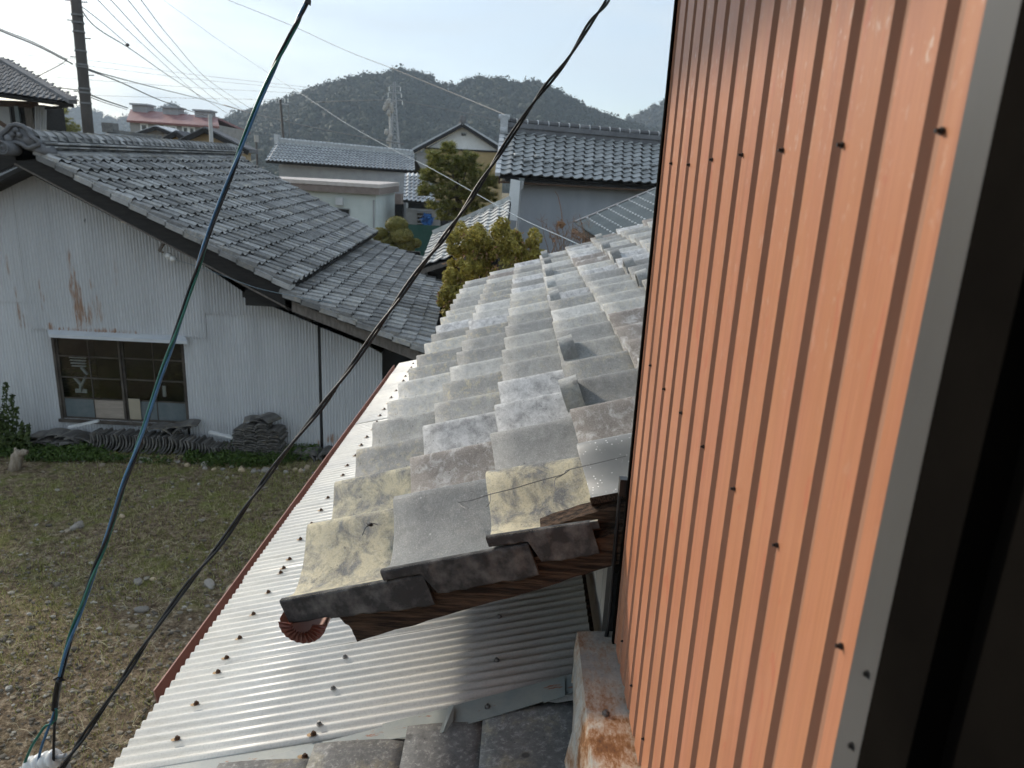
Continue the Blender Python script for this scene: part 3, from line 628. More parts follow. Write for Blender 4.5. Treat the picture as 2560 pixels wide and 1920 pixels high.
# ------------------------------------------------------------------ tile fields on any roof
def tile_field(part, A, B, C, D, nc, nr, mesh, stuff_name='tile_field', keep=None, jit=.0, jz=.004):
    # A eave start, B eave end, C ridge end, D ridge start; tiles nearest the lens are parts, the rest one joined part
    A, B, C, D = (Vector(p) for p in (A, B, C, D)); lst = []
    for r in range(nr):
        for c in range(nc):
            s, t = c / nc, r / nr; e = A.lerp(B, s); f = D.lerp(C, s); o = e.lerp(f, t)
            U = (B - A).lerp(C - D, t) / nc; V = (f - e) / nr; N = U.cross(V).normalized()
            if N.z < 0: N = -N
            o = o + N * random.uniform(-jz, jz) * .5 + U * random.uniform(-jit, jit) + V * random.uniform(-jit, jit); U = U + N * random.uniform(-jz, jz)
            lst.append((o.length, Matrix(((U.x, V.x, N.x, o.x), (U.y, V.y, N.y, o.y), (U.z, V.z, N.z, o.z), (0, 0, 0, 1)))))
    lst.sort(key=lambda a: a[0]); keep = len(lst) if keep is None else keep
    for _, m4 in lst[:keep]: put('tile', mesh, part, m4)
    if len(lst) > keep:
        m = MB(); vs = [v.co.copy() for v in mesh.vertices]; fs = [tuple(p.vertices) for p in mesh.polygons]; mi = [p.material_index for p in mesh.polygons]
        for _, m4 in lst[keep:]:
            o = len(m.v); m.v += [tuple(m4 @ v) for v in vs]; m.f += [tuple(i + o for i in f) for f in fs]; m.m += mi
        tag(m.build(stuff_name, list(mesh.materials), part), kind='stuff')
T_SHED = tile_mesh('old_tile', [M['tile_dark'], M['tile_gap']], step=.046, th=.046, fine=False, amp=1.3)
for v_ in T_SHED.vertices: v_.co.x = 1 - v_.co.x
T_SHED.flip_normals()
T_RIGHT = shade(tile_mesh('glazed_tile', [M['tile_blue'], M['tile_edge']], step=.044, th=.03, fine=True, amp=1.35))
T_FAR = tile_mesh('far_tile', [M['tile_far'], M['tile_edge']], step=.07, th=.05, fine=False, amp=2.4)
T_CHALK = tile_mesh('chalky_tile', [M['tile_chalk'], M['tile_far_edge']], step=.028, th=.022, fine=False, amp=.7)
T_SLATE = tile_mesh('small_dark_tile', [M['tile_slate'], M['tile_gap']], step=.022, th=.02, fine=False, amp=.7)

# ------------------------------------------------------------------ the corrugated shed across the yard
SY = 9.5
shed = thing('shed', 'old grey corrugated metal shed with dark tiled gable roof across the yard', 'shed', (-4.5, 12.5, GZ))
tops = [(-320, 560), (45, 417), (500, 655), (629, 742), (792, 814), (931, 870), (965, 890)]
tp = [P(u, v, SY) for u, v in tops]
def ztop(x):
    for a, b in zip(tp, tp[1:]):
        if x <= b.x: return a.z + (b.z - a.z) * (x - a.x) / (b.x - a.x)
    return tp[-1].z
def corr(m, x0, x1, zt, zb, y, wave=.042, amp=.012, ph=0.0):
    n = max(6, int((x1 - x0) / wave * 6)); vs = []
    for i in range(n + 1):
        x = x0 + (x1 - x0) * i / n; yy = y - amp * math.cos(2 * math.pi * x / wave + ph)
        t = zt(x) if callable(zt) else zt; b = zb(x) if callable(zb) else zb; vs += [(x, yy, b), (x, yy, max(t, b + .001))]
    m.add(vs, [(2*i, 2*i+2, 2*i+3, 2*i+1) for i in range(n)]); return m
def pxz(u, v, y=SY): p = P(u, v, y); return p.x, p.z
xw0 = P(-320, 700, SY).x; xwr = P(955, 900, SY).x; gb = GZ - .05
X = lambda u, v: P(u, v, SY).x; Zv = lambda u, v: P(u, v, SY).z
sheets = [(xw0, X(66, 720), ztop, Zv(30, 754), .016), (X(66, 720), X(407, 740), ztop, Zv(240, 829), .030), (X(405, 740), X(512, 760), ztop, Zv(460, 842), .022),
          (X(510, 760), X(700, 790), ztop, Zv(600, 787), .026), (X(698, 790), X(800, 830), ztop, Zv(750, 801), .018),
          (xw0, X(110, 900), lambda x: Zv(30, 720), gb, 0), (X(75, 900), X(146, 950), lambda x: Zv(110, 790), gb, .004), (X(144, 1070), X(470, 1070), lambda x: Zv(300, 1052), gb, .0),
          (X(466, 950), X(640, 950), lambda x: min(ztop(x), Zv(560, 775)), gb, .003), (X(639, 950), X(797, 950), lambda x: min(ztop(x), Zv(700, 780)), gb, .0),
          (X(805, 950), X(880, 950), ztop, gb, .010), (X(878, 950), xwr, ztop, gb, .005)]
wall_core = MB(); zz = [(xw0, GZ), (xwr, GZ), (xwr, ztop(xwr) - .02)] + [(p.x, p.z - .02) for p in tp[::-1][1:]]
# core wall with the window opening left free
wl, wr, wt, wb = X(142, 950), X(466, 950), Zv(300, 838), Zv(300, 1055)
def core_box(x0, x1, z0, z1): wall_core.box((x0, SY + .02, z0), (x1, SY + .10, z1))
core_box(xw0, wl, gb, Zv(30, 650)); core_box(wr, X(780, 900), gb, Zv(600, 780)); core_box(wl, wr, gb, wb); core_box(wl, wr, wt, Zv(300, 620)); core_box(X(780, 900), xwr, gb, ztop(xwr) - .1)
wall = wall_core.build('wall', M['dark_wood'], shed)
for (x0, x1, zt, zb, lift) in sheets:
    corr(MB(), x0, x1, zt, zb, SY - lift, ph=random.random() * 6).build('corrugated_sheet', M['shed_metal'], wall, True)
MB().box((X(797, 900), SY - .002, gb), (X(806, 900), SY + .019, ztop(X(800, 850)) - .01)).build('gap_strip', M['dark_wood'], wall)  # dark strip drawn in for the gap between two sheets
# other walls
far = Vector((-.066 * 8, 8.0, .0)); ow = MB()
ow.hexa([(xwr - .03, SY + .05, GZ), (xwr, SY + .05, GZ), (xwr - .53, 17, GZ), (xwr - .56, 17, GZ), (xwr - .03, SY + .05, -2.3), (xwr, SY + .05, -2.3), (xwr - .53, 17, -2.2), (xwr - .56, 17, -2.2)])
ow.box((xw0, 16.9, GZ), (xwr - .55, 17, -1.6)); ow.box((xw0, SY + .1, GZ), (xw0 + .08, 16.9, -1.6)); ow.build('side_wall', M['dark_wood'], shed)
inn = MB(); inn.box((wl - .4, SY + 1.6, wb - .3), (wr + .4, SY + 1.65, wt + .3)); inn.build('room_back', M['dark_wood'], shed)
# window: two sliding sashes of two by four panes
def pane_glass():
    n = NT('old_window_pane'); tr = n.t.nodes.new('ShaderNodeBsdfTransparent'); tr.inputs[0].default_value = (.85, .88, .88, 1)
    gl = n.t.nodes.new('ShaderNodeBsdfGlossy'); gl.inputs['Roughness'].default_value = .03; gl.inputs['Color'].default_value = (.8, .8, .8, 1)
    fr = n.t.nodes.new('ShaderNodeFresnel'); fr.inputs[0].default_value = 1.5; ms = n.t.nodes.new('ShaderNodeMixShader')
    n.L(fr.outputs[0], ms.inputs[0]); n.L(tr.outputs[0], ms.inputs[1]); n.L(gl.outputs[0], ms.inputs[2]); n.L(ms.outputs[0], n.t.nodes['Material Output'].inputs[0]); return n.mat
M['pane'] = pane_glass()
win = MB(); fy0, fy1 = SY - .015, SY + .07; t = .035
win.box((wl, fy0, wb), (wl + t, fy1, wt)); win.box((wr - t, fy0, wb), (wr, fy1, wt)); win.box((wl + t, fy0 + .002, wt - t), (wr - t, fy1, wt)); win.box((wl - .02, fy0 - .03, wb - .03), (wr + .02, fy1, wb + .012))
window = win.build('window', M['sash'], shed); mid = (wl + wr) / 2 + .01
H4 = (wt - t - wb - .012) / 4; zrow = [wb + .012 + H4 * k for k in range(5)]
for si, (a, b) in enumerate(((wl + t, mid), (mid + .001, wr - t))):
    y = SY + .012 + .03 * si; f = MB(); f.box((a, y, zrow[0]), (a + .028, y + .025, zrow[4])); f.box((b - .028, y, zrow[0]), (b, y + .025, zrow[4]))
    f.box((a + .028, y, zrow[0]), (b - .028, y + .025, zrow[0] + .03))
    for k in (1, 2, 3): f.box((a + .028, y + .002, zrow[k] - .008), (b - .028, y + .022, zrow[k] + .010))
    c = (a + b) / 2; f.box((c - .006, y + .003, zrow[0] + .03), (c + .006, y + .02, zrow[4])); f.build('sash', M['sash'], window)
    for k in range(4):
        for x0, x1 in ((a + .028, c - .006), (c + .006, b - .028)):
            mt = M['pane']
            if k == 0: mt = M['frosted']
            if si == 0 and k == 0 and x0 > a + .1: mt = M['board']
            z0, z1 = zrow[k] + .009, zrow[k + 1] - .007
            MB().box((x0, y + .009, z0), (x1, y + .013, z1)).build('pane', mt, window)
MB().box((mid + .04, SY + .030, zrow[0] + .03), (mid + .20, SY + .036, zrow[1] + .03)).build('cardboard', M['card'], window)
iw = MB()                                         # pale junk just behind the left sash
def jb(u0, v0, u1, v1, y=9.58): a = P(u0, v0, y); b = P(u1, v1, y); iw.box((min(a.x, b.x), y, min(a.z, b.z)), (max(a.x, b.x), y + .02, max(a.z, b.z)))
for k in range(4): jb(172 + 2 * k, 892 + 7 * k, 214, 897 + 7 * k)
iw.beam(P(203, 918, 9.58), P(219, 936, 9.58), .03, .03); iw.beam(P(185, 942, 9.58), P(203, 962, 9.58), .03, .03); iw.beam(P(214, 942, 9.58), P(203, 966, 9.58), .03, .03); iw.beam(P(203, 960, 9.58), P(203, 980, 9.58), .05, .03); jb(187, 972, 217, 983); jb(405, 965, 415, 992, 9.63)
tag(iw.build('folding_rack', M['white_junk'], None), 'white folding rack behind the left window panes of the grey shed', 'rack')
aw = MB(); a, b, c, d = P(118, 824, SY - .01), P(462, 841, SY - .01), P(468, 855, SY - .17), P(122, 838, SY - .17); aw.hexa([a, b, c, d] + [p + Vector((0, 0, .012)) for p in (a, b, c, d)])
aw.hexa([d, c, c + Vector((0, .01, 0)), d + Vector((0, .01, 0))] + [p + Vector((0, 0, -.03)) for p in (d, c, c + Vector((0, .01, 0)), d + Vector((0, .01, 0)))])
aw.build('window_hood', M['pale_metal'], shed)

# roof of the shed: steep upper slope, shallower lower slope, stacked ridge
NY, FY = 9.0, 17.0
R0, R1 = P(100, 392, NY), P(600, 397, FY); E0, E1 = P(728, 719, NY), P(944, 583, FY); T0, T1 = P(712, 733, NY), P(930, 604, FY); W0, W1 = P(1074, 878, NY), P(1122, 671, FY)
def slab(m, A, B, C, D, t=.05, off=.02):
    A, B, C, D = (Vector(p) for p in (A, B, C, D)); N = (B - A).cross(D - A).normalized()
    if N.z < 0: N = -N
    m.hexa([p - N * (off + t) for p in (A, B, C, D)] + [p - N * off for p in (A, B, C, D)]); return m
rm = MB(); slab(rm, E0, E1, R1, R0, .05, .012); Lx = 2 * R0.x - E0.x; L0 = Vector((Lx, NY, E0.z)); L1 = Vector((Lx + (R1 - R0).x, FY, E1.z)); slab(rm, L0, L1, R1, R0, .05, .0)
sroof = rm.build('roof', M['dark_wood'], shed)
lm = MB(); slab(lm, W0, W1, T1, T0, .05, .012); lroof = lm.build('lower_roof', M['dark_wood'], shed)
tile_field(lroof, W0, W1, T1, T0, 31, 9, T_SHED, keep=130, jit=.04, jz=.012)
tile_field(sroof, E0, E1, R1, R0, 31, 14, T_SHED, keep=168, jit=.04, jz=.012)
vm = MB()
def verge(A, B, n, w=.16):
    for i in range(n):
        a = A.lerp(B, i / n); b = A.lerp(B, (i + 1.06) / n); z = Vector((0, 0, .045))
        m = MB(); m.hexa([a + Vector((0, -.06, -.03)), b + Vector((0, -.06, -.05)), b + Vector((0, w, -.03)), a + Vector((0, w, -.01)), a + Vector((0, -.06, .035)), b + Vector((0, -.06, .015)), b + Vector((0, w, .03)), a + Vector((0, w, .05))])
        m.build('verge_tile', M['tile_dark'], sroof if A == E0 else lroof)
verge(E0, R0, 14); verge(W0, T0, 8, .12)
bbm = MB(); dn = lambda p, k: p + Vector((0, 0, k))
e0 = dn(E0, -.04); r0 = dn(R0, .02) + Vector((-.33, 0, .14)); l0 = Vector((r0.x - 2.0, NY, r0.z - .95))
for (a, b) in ((e0, r0),): bbm.hexa([dn(a, -.24), dn(b, -.24), dn(b, -.24) + Vector((0, .05, 0)), dn(a, -.24) + Vector((0, .05, 0)), a, b, b + Vector((0, .05, 0)), a + Vector((0, .05, 0))])
bbm.hexa([dn(r0, -.26), dn(l0, -.26), dn(l0, -.26) + Vector((0, .05, 0)), dn(r0, -.26) + Vector((0, .05, 0)), dn(r0, -.02), dn(l0, -.02), dn(l0, -.02) + Vector((0, .05, 0)), dn(r0, -.02) + Vector((0, .05, 0))])
bbm.build('barge_board', M['dark_wood'], sroof)
MB().beam(dn(e0, -.255) + Vector((0, .03, 0)), dn(r0, -.255) + Vector((0, .03, 0)), .06, .02).build('barge_trim', M['grey_wood'], sroof)
so = MB(); so.quad(dn(e0, -.20) + Vector((0, .05, 0)), dn(r0, -.20) + Vector((0, .05, 0)), dn(r0, -.20) + Vector((0, .52, 0)), dn(e0, -.20) + Vector((0, .52, 0))); so.build('soffit', M['dark_wood'], sroof)
gm = MB(); a, b = dn(W0, -.05), dn(T0, -.05); gm.hexa([dn(a, -.15), dn(b, -.15), dn(b, -.15) + Vector((0, .05, 0)), dn(a, -.15) + Vector((0, .05, 0)), a, b, b + Vector((0, .05, 0)), a + Vector((0, .05, 0))]); gm.build('barge_board', M['grey_wood'], lroof)
pg = MB(); pg.box((X(628, 735), SY - .30, Zv(628, 735)), (X(660, 735), SY + .05, Zv(628, 722))); pg.box((X(640, 745), 9.12, Zv(640, 752)), (X(735, 760), SY + .03, Zv(640, 715))); pg.build('purlin', M['dark_wood'], shed)
# ridge: two courses of flat tiles and a capping, laid one by one
dr = (R1 - R0); nrid = 30; side = Vector((1, 0, 0))
base = MB(); base.hexa([R0 + Vector((-.30, 0, -.06)), R0 + Vector((.06, 0, -.02)), R1 + Vector((.06, 0, -.02)), R1 + Vector((-.30, 0, -.06)), R0 + Vector((-.28, 0, .24)), R0 + Vector((.02, 0, .24)), R1 + Vector((.02, 0, .24)), R1 + Vector((-.28, 0, .24))])
ridge = base.build('ridge', M['tile_edge'], sroof)
def ridge_piece(i, x0, z0, x1, z1, th, lap=1.0, mat='tile_dark'):
    a = R0 + dr * (i / nrid); b = R0 + dr * ((i + lap) / nrid); j = random.uniform(-.006, .006); m = MB()
    lo0, hi0 = Vector((x0 + j, 0, z0)), Vector((x1 + j, 0, z1)); t = Vector((0, 0, th))
    m.hexa([a + lo0, b + lo0, b + hi0, a + hi0, a + lo0 + t, b + lo0 + t, b + hi0 + t, a + hi0 + t]); m.build('ridge_tile', M[mat], ridge)
for i in range(nrid):
    ridge_piece(i, .135, .015, -.02, .075, .022, .97)
    ridge_piece(i, .085, .108, -.02, .125, .018, .97)
    ridge_piece(i, .095, .150, -.02, .165, .018, .98)
for i in range(38):
    a = R0 + dr * (i / 38) + Vector((-.13, 0, .215)); b = R0 + dr * ((i + 1.1) / 38) + Vector((-.13, 0, .205)); m = MB(); n = 7; pr = [(math.cos(math.pi * k / (n-1)), math.sin(math.pi * k / (n-1))) for k in range(n)]
    m.add([a + Vector((.17 * c, 0, .13 * s_ - .02)) for c, s_ in pr] + [b + Vector((.155 * c, 0, .115 * s_ - .02)) for c, s_ in pr], [(k, k + 1, n + k + 1, n + k) for k in range(n-1)] + [tuple(range(n))]); m.build('ridge_tile', M['tile_dark'], ridge)
# ornamental end tile
OY = 8.93
def oz(x, y): return P(x / 5.53, 300 + y / 5.53, OY)
ol = [(20, 230), (35, 190), (100, 140), (140, 80), (230, 60), (330, 90), (390, 140), (430, 220), (540, 290), (545, 345), (480, 360), (440, 385), (370, 380), (320, 335), (240, 310), (150, 305), (90, 325), (45, 310)]
orn = MB(); orn.prism([oz(*p) for p in ol], (0, .12, 0)); rim = [oz(*p) + Vector((0, -.01, 0)) for p in ol + ol[:1]]; orn.tube(rim, .028, 6, cap=False)
for (x, y, r) in ((240, 140, .036), (192, 198, .034), (283, 205, .034), (138, 255, .05)): orn.blob(oz(x, y) + Vector((0, -.02, 0)), r, 10, 7, 0)
cen = oz(165, 395); orn.tube([cen + Vector((0, -.16, 0)), cen + Vector((0, .15, 0))], .083, 18)
ring = [cen + Vector((.068 * math.cos(a), -.165, .068 * math.sin(a))) for a in np.linspace(0, 2 * math.pi, 19)]; orn.tube(ring, .013, 6, cap=False)
sp_ = [cen + Vector(((.008 + .011 * a / 1.6) * math.cos(a), -.165, (.008 + .011 * a / 1.6) * math.sin(a))) for a in np.linspace(0, 5.5, 16)]; orn.tube(sp_, .009, 5)
orn.hexa([oz(560, 330), oz(620, 440), oz(600, 480), oz(380, 400)] + [p + Vector((0, .25, 0)) for p in (oz(560, 330), oz(620, 440), oz(600, 480), oz(380, 400))])
shade(orn.mesh('x', M['tile_dark'])); orn.build('ridge_ornament', M['tile_slate'], sroof, True)
# bracket and insulators under the gable
ins = MB(); p0, p1 = P(412, 602, 9.25), P(398, 628, 9.25); ins.beam(p0, p1, .03, .03); ins.beam(p1, P(409, 631, 9.25), .02, .02); ins.build('bracket', M['grey_wood'], shed)
pi = MB(); pi.blob(P(422, 640, 9.22), (.05, .045, .045), 8, 6, 0); pi.blob(P(433, 647, 9.22), (.05, .045, .045), 8, 6, 0); pi.tube([P(422, 640, 9.22), P(433, 647, 9.22)], .022, 6)
pin = pi.build('porcelain_insulator', M['porcelain'], None, True); tag(pin, 'pair of small white porcelain knobs on the bracket under the shed gable', 'insulator')
# ------------------------------------------------------------------ foliage
def leaves(m, c, r, n, size, flat=1.0, shell=.55, asp=2.2, mat=0, rr=random):
    c = Vector(c); r = Vector(r) if not isinstance(r, (int, float)) else Vector((r, r, r))
    for _ in range(n):
        d = Vector((rr.gauss(0, 1), rr.gauss(0, 1), rr.gauss(0, 1))).normalized(); k = shell + (1 - shell) * rr.random() ** .6
        p = c + Vector((d.x * r.x, d.y * r.y, d.z * r.z)) * k
        a = (d * .8 + Vector((rr.gauss(0, .6), rr.gauss(0, .6), rr.gauss(0, .6) + .25))).normalized(); b = a.orthogonal().normalized()
        b.rotate(Matrix.Rotation(rr.random() * 6.28, 3, a)); s = size * rr.uniform(.6, 1.3); e = a.cross(b)
        b2 = (b + a * .5).normalized() * s * asp * .5; e = e * s * .5
        m.add([p - b2, p + e, p + b2, p - e], [(0, 1, 2, 3)], mat)
# yellow green bush behind the tiled roof
bush = thing('bush', 'yellow green rounded bush growing behind the far end of the silver tiled roof', 'bush', (-.4, 10.6, GZ)); BY = 10.5
m = MB(); rr = random.Random(3)
blobs = [(1165, 605, .26), (1215, 598, .24), (1270, 590, .24), (1310, 610, .25), (1330, 640, .26), (1150, 625, .26), (1200, 630, .32), (1265, 625, .34), (1310, 670, .30), (1160, 680, .28), (1225, 690, .34), (1140, 715, .26), (1290, 700, .3), (1180, 740, .28), (1120, 760, .2), (1150, 790, .2), (1135, 690, .16), (1235, 625, .26), (1290, 615, .28), (1185, 600, .2), (1340, 665, .2), (1145, 745, .22), (1130, 735, .2)]
for (u, v, r) in blobs:
    for q in range(8):
        p = P(u, v, BY + rr.uniform(-.35, .45)) + Vector((rr.uniform(-.8, .8) * r, 0, rr.uniform(-.8, .8) * r)); leaves(m, p, r * rr.uniform(.22, .46), 230, .022, asp=2.6, rr=rr)
m.build('crown', M['leaf_yellow'], bush)
m = MB()
for (u, v) in ((1150, 800), (1230, 760), (1290, 740), (1180, 780), (1250, 720)):
    p = P(u, v, BY + rr.uniform(0, .4)); m.tube([(p.x * .7 - .12, BY + .2, GZ), (p.x, p.y, p.z - .3), (p.x + .1, p.y, p.z + .5)], [.035, .025, .01], 6)
m.build('trunk', M['bark'], bush)
m = MB()
for _ in range(170):
    u, v, r = rr.choice(blobs); p = P(u, v + rr.uniform(0, 25), BY - rr.uniform(.1, .4)) + Vector((rr.uniform(-r, r), 0, rr.uniform(-r, r) * .7)); leaves(m, p, .03, 2, .02, asp=3, rr=rr)
m.build('dead_leaves', M['dry_leaf'], bush)
# pine behind the small roof
pine = thing('pine_tree', 'broad rounded pine tree between the grey houses, its trunk behind a small tiled roof', 'tree', P(1140, 560, 22).to_tuple()[:2] + (GZ,)); PY = 22.0
m = MB(); pb = [(1095, 420, .34), (1130, 400, .36), (1165, 420, .38), (1200, 440, .36), (1085, 460, .4), (1130, 455, .45), (1180, 470, .45), (1215, 480, .34), (1100, 500, .4), (1150, 505, .46), (1195, 510, .4), (1120, 530, .34), (1165, 535, .36), (1070, 440, .2), (1120, 372, .16), (1085, 395, .2), (1225, 455, .2), (1060, 480, .16), (1142, 415, .3), (1175, 395, .18)]
for (u, v, r) in pb:
    for q in range(46):
        c = P(u, v, PY + rr.uniform(-.7, .7)) + Vector((rr.uniform(-r, r), 0, rr.uniform(-r, r) * .85)) * .9
        for _ in range(40):
            d = Vector((rr.gauss(0, 1), rr.gauss(0, 1), abs(rr.gauss(.3, .8)))).normalized(); e = d.orthogonal().normalized(); e.rotate(Matrix.Rotation(rr.random() * 6.28, 3, d)); l = rr.uniform(.10, .20)
            m.add([c - e * .011, c + e * .011, c + d * l], [(0, 1, 2)])
m.build('crown', M['leaf_pine'], pine)
m = MB(); t0 = P(1148, 585, PY); t1 = P(1142, 430, PY); m.tube([(t0.x - .05, PY, GZ), (t0.x, PY, t0.z), (t1.x + .05, PY, (t0.z + t1.z) / 2), t1], [.13, .11, .08, .03], 8)
for (u, v, r) in pb[:14]: q = P(u, v, PY + rr.uniform(-.4, .4)); m.tube([t1.lerp(t0, rr.uniform(.1, .6)), q + Vector((0, 0, -.1)), q], [.035, .02, .008], 5)
m.build('trunk', M['bark'], pine)
# clipped topiary
topi = thing('topiary_tree', 'clipped topiary of stacked dark olive balls behind the shed roof', 'tree', P(985, 600, 27).to_tuple()[:2] + (GZ,)); TY = 27.0
m = MB()
for (u, v, r) in ((992, 563, .44), (950, 586, .34), (1003, 590, .46), (966, 604, .36), (1012, 616, .40), (1038, 608, .24), (975, 630, .4)):
    p = P(u, v, TY + rr.uniform(-.25, .25)); q = m.blob(p, (r * .9, r * .9, r * .68), 12, 8, .03); leaves(m, p, (r * .98, r * .98, r * .75), 1500, .034, shell=.93, asp=1.6, rr=rr)
m.build('crown', M['leaf_topiary'], topi); t = P(990, 640, TY); MB().tube([(t.x, TY, GZ), (t.x, TY, t.z)], .08, 7).build('trunk', M['bark'], topi)
# pine at the far left
lp_ = thing('pine_tree', 'small layered pine beside the dark house at far left', 'tree', P(150, 350, 34).to_tuple()[:2] + (GZ,)); m = MB()
for (u, v, w) in ((153, 278, .28), (140, 298, .5), (158, 302, .45), (132, 312, .4), (165, 318, .6), (145, 322, .6), (130, 330, .4), (172, 328, .4)):
    for q in range(26):
        c = P(u, v, 34 + rr.uniform(-.6, .6)) + Vector((rr.uniform(-w, w), 0, rr.uniform(-.13, .1)))
        for _ in range(26):
            d = Vector((rr.gauss(0, 1), rr.gauss(0, 1), abs(rr.gauss(.2, .7)))).normalized(); e = d.orthogonal().normalized(); l = rr.uniform(.1, .2); m.add([c - e * .014, c + e * .014, c + d * l], [(0, 1, 2)])
m.build('crown', M['leaf_pine'], lp_); a = P(150, 345, 34); b = P(152, 276, 34); MB().tube([(a.x, 34, GZ), a, b], [.12, .09, .03], 6).build('trunk', M['bark'], lp_)

# ------------------------------------------------------------------ neighbouring houses
def wallbox(m, x0, x1, y0, y1, z0, z1): return m.box((x0, y0, z0), (x1, y1, z1))
# right house: grey glazed tiles over blue grey corrugated wall
rh = thing('house', 'grey house with glazed pantile roof and blue grey corrugated wall beside the orange wall', 'house', (1.6, 21, GZ))
eL, eR = P(1250, 438, 18.5), P(1760, 469, 20.2); gL, gR = P(1262, 328, 20.6), P(1760, 371, 22.3)
m = slab(MB(), eL, eR, gR, gL, .07, .02); bk = Vector((0, 4.2, 0)); bL, bR = eL + bk, eR + bk; slab(m, bL, bR, gR, gL, .07, .0); rroof = m.build('roof', M['dark_wood'], rh)
nct = 21; tile_field(rroof, eL, eR, gR, gL, nct, 10, T_RIGHT, jit=.008, jz=.005)
AM2 = arch_mesh(M['tile_blue'], w=.10, r=.10, h=.11, t=.02); UPr = ((gL - eL)).normalized(); RTr = (eR - eL).normalized(); Nr = RTr.cross(UPr).normalized()
for c in range(1, nct):
    s_, t_ = (c + .42) / nct, (3.6 if c % 2 else 2.55) / 10; p = eL.lerp(eR, s_).lerp(gL.lerp(gR, s_), t_) + Nr * .035
    put('snow_guard', AM2, rroof, Matrix(((UPr.x, RTr.x, Nr.x, p.x), (UPr.y, RTr.y, Nr.y, p.y), (UPr.z, RTr.z, Nr.z, p.z), (0, 0, 0, 1))))
m = MB(); a, b = gL + Vector((.02, 0, -.03)), gR + Vector((0, 0, -.03))
m.hexa([a + Vector((0, -.16, 0)), b + Vector((0, -.16, 0)), b + Vector((0, .16, 0)), a + Vector((0, .16, 0)), a + Vector((0, -.11, .26)), b + Vector((0, -.11, .26)), b + Vector((0, .11, .26)), a + Vector((0, .11, .26))])
m.beam(a + Vector((0, -.01, .14)), b + Vector((0, -.01, .14)), .34, .02); rdg = m.build('ridge', M['tile_slate'], rroof)
for i in range(20):
    p = a.lerp(b, i / 20) + Vector((0, 0, .30)); q = a.lerp(b, (i + .96) / 20) + Vector((0, 0, .30)); m = MB(); m.tube([p, q], .075, 8); m.build('ridge_tile', M['tile_slate'], rdg, False)
    m = MB(); m.tube([q - (q - p) * .04, q + (q - p) * .05], .088, 8); m.build('ridge_band', M['tile_far'], rdg)
m = MB(); m.box((a.x - .14, a.y - .2, a.z - .12), (a.x + .06, a.y + .2, a.z + .42)); m.tube([a + Vector((-.2, 0, .36)), a + Vector((.1, 0, .36))], .1, 10); m.tube([a + Vector((-.14, -.22, .02)), a + Vector((.03, -.22, .02))], .09, 8); m.build('ridge_ornament', M['tile_far'], rdg)
m = MB(); d = (gL - eL)
for i in range(10): p = eL + d * (i / 10); q = eL + d * ((i + 1.02) / 10); m.beam(p + Vector((-.06, 0, .02)), q + Vector((-.06, 0, .0)), .13, .09)
m.build('verge', M['tile_far'], rroof)
MB().beam(eL + Vector((-.02, .08, -.13)), gL + Vector((-.02, 0, -.10)), .04, .17).build('barge_board', M['old_wood'], rroof)
wL, wR = eL + Vector((.28, .55, 0)), eR + Vector((0, .55, 0)); m = MB(); nW = 210; vs = []
dirw = (wR - wL); dirw.z = 0; nrm = Vector((dirw.y, -dirw.x, 0)).normalized()
for i in range(nW * 5 + 1):
    p = wL + dirw * (i / (nW * 5)) + nrm * (.006 * math.cos(2 * math.pi * i / 5)); vs += [(p.x, p.y, GZ), (p.x, p.y, eL.z + .1)]
m.add(vs, [(2*i, 2*i+2, 2*i+3, 2*i+1) for i in range(nW * 5)]); m.build('corrugated_wall', M['blue_corr'], rh, True)
m = MB(); m.hexa([wL, wR, wR + Vector((0, 3.2, 0)), wL + Vector((0, 3.2, 0))] + [Vector((p.x, p.y, GZ)) for p in (wL, wR, wR + Vector((0, 3.2, 0)), wL + Vector((0, 3.2, 0)))]); [None]
m.v = [(x, y + .03, z) for x, y, z in m.v]; m.build('wall', M['plaster_dim'], rh)
MB().beam(eL + Vector((.0, .03, -.16)), eR + Vector((0, .03, -.16)), .08, .05).build('gutter', M['old_wood'], rh)
MB().beam(eL + Vector((.1, .3, -.11)), eR + Vector((0, .3, -.11)), .5, .04).build('soffit', M['dark_wood'], rh)
m = MB(); a, b, c, d = P(1277, 447, 18.45), P(1301, 452, 18.45), P(1293, 552, 18.45), P(1267, 548, 18.45); m.hexa([a, b, c, d] + [p + Vector((0, .05, 0)) for p in (a, b, c, d)]); m.build('wall_board', M['white_wall'], rh)
m = MB(); m.tube([P(1306, 452, 18.5), P(1304, 470, 18.5), P(1298, 478, 18.5), P(1293, 590, 18.5)], .035, 8); m.build('downpipe', M['plaster_grey'], rh)
m = MB(); m.hexa([P(1297, 444, 18.5), P(1312, 446, 18.5), P(1309, 462, 18.5), P(1300, 460, 18.5)] + [p + Vector((0, .1, 0)) for p in (P(1297, 444, 18.5), P(1312, 446, 18.5), P(1309, 462, 18.5), P(1300, 460, 18.5))]); m.build('gutter_box', M['corr_roof'], rh)
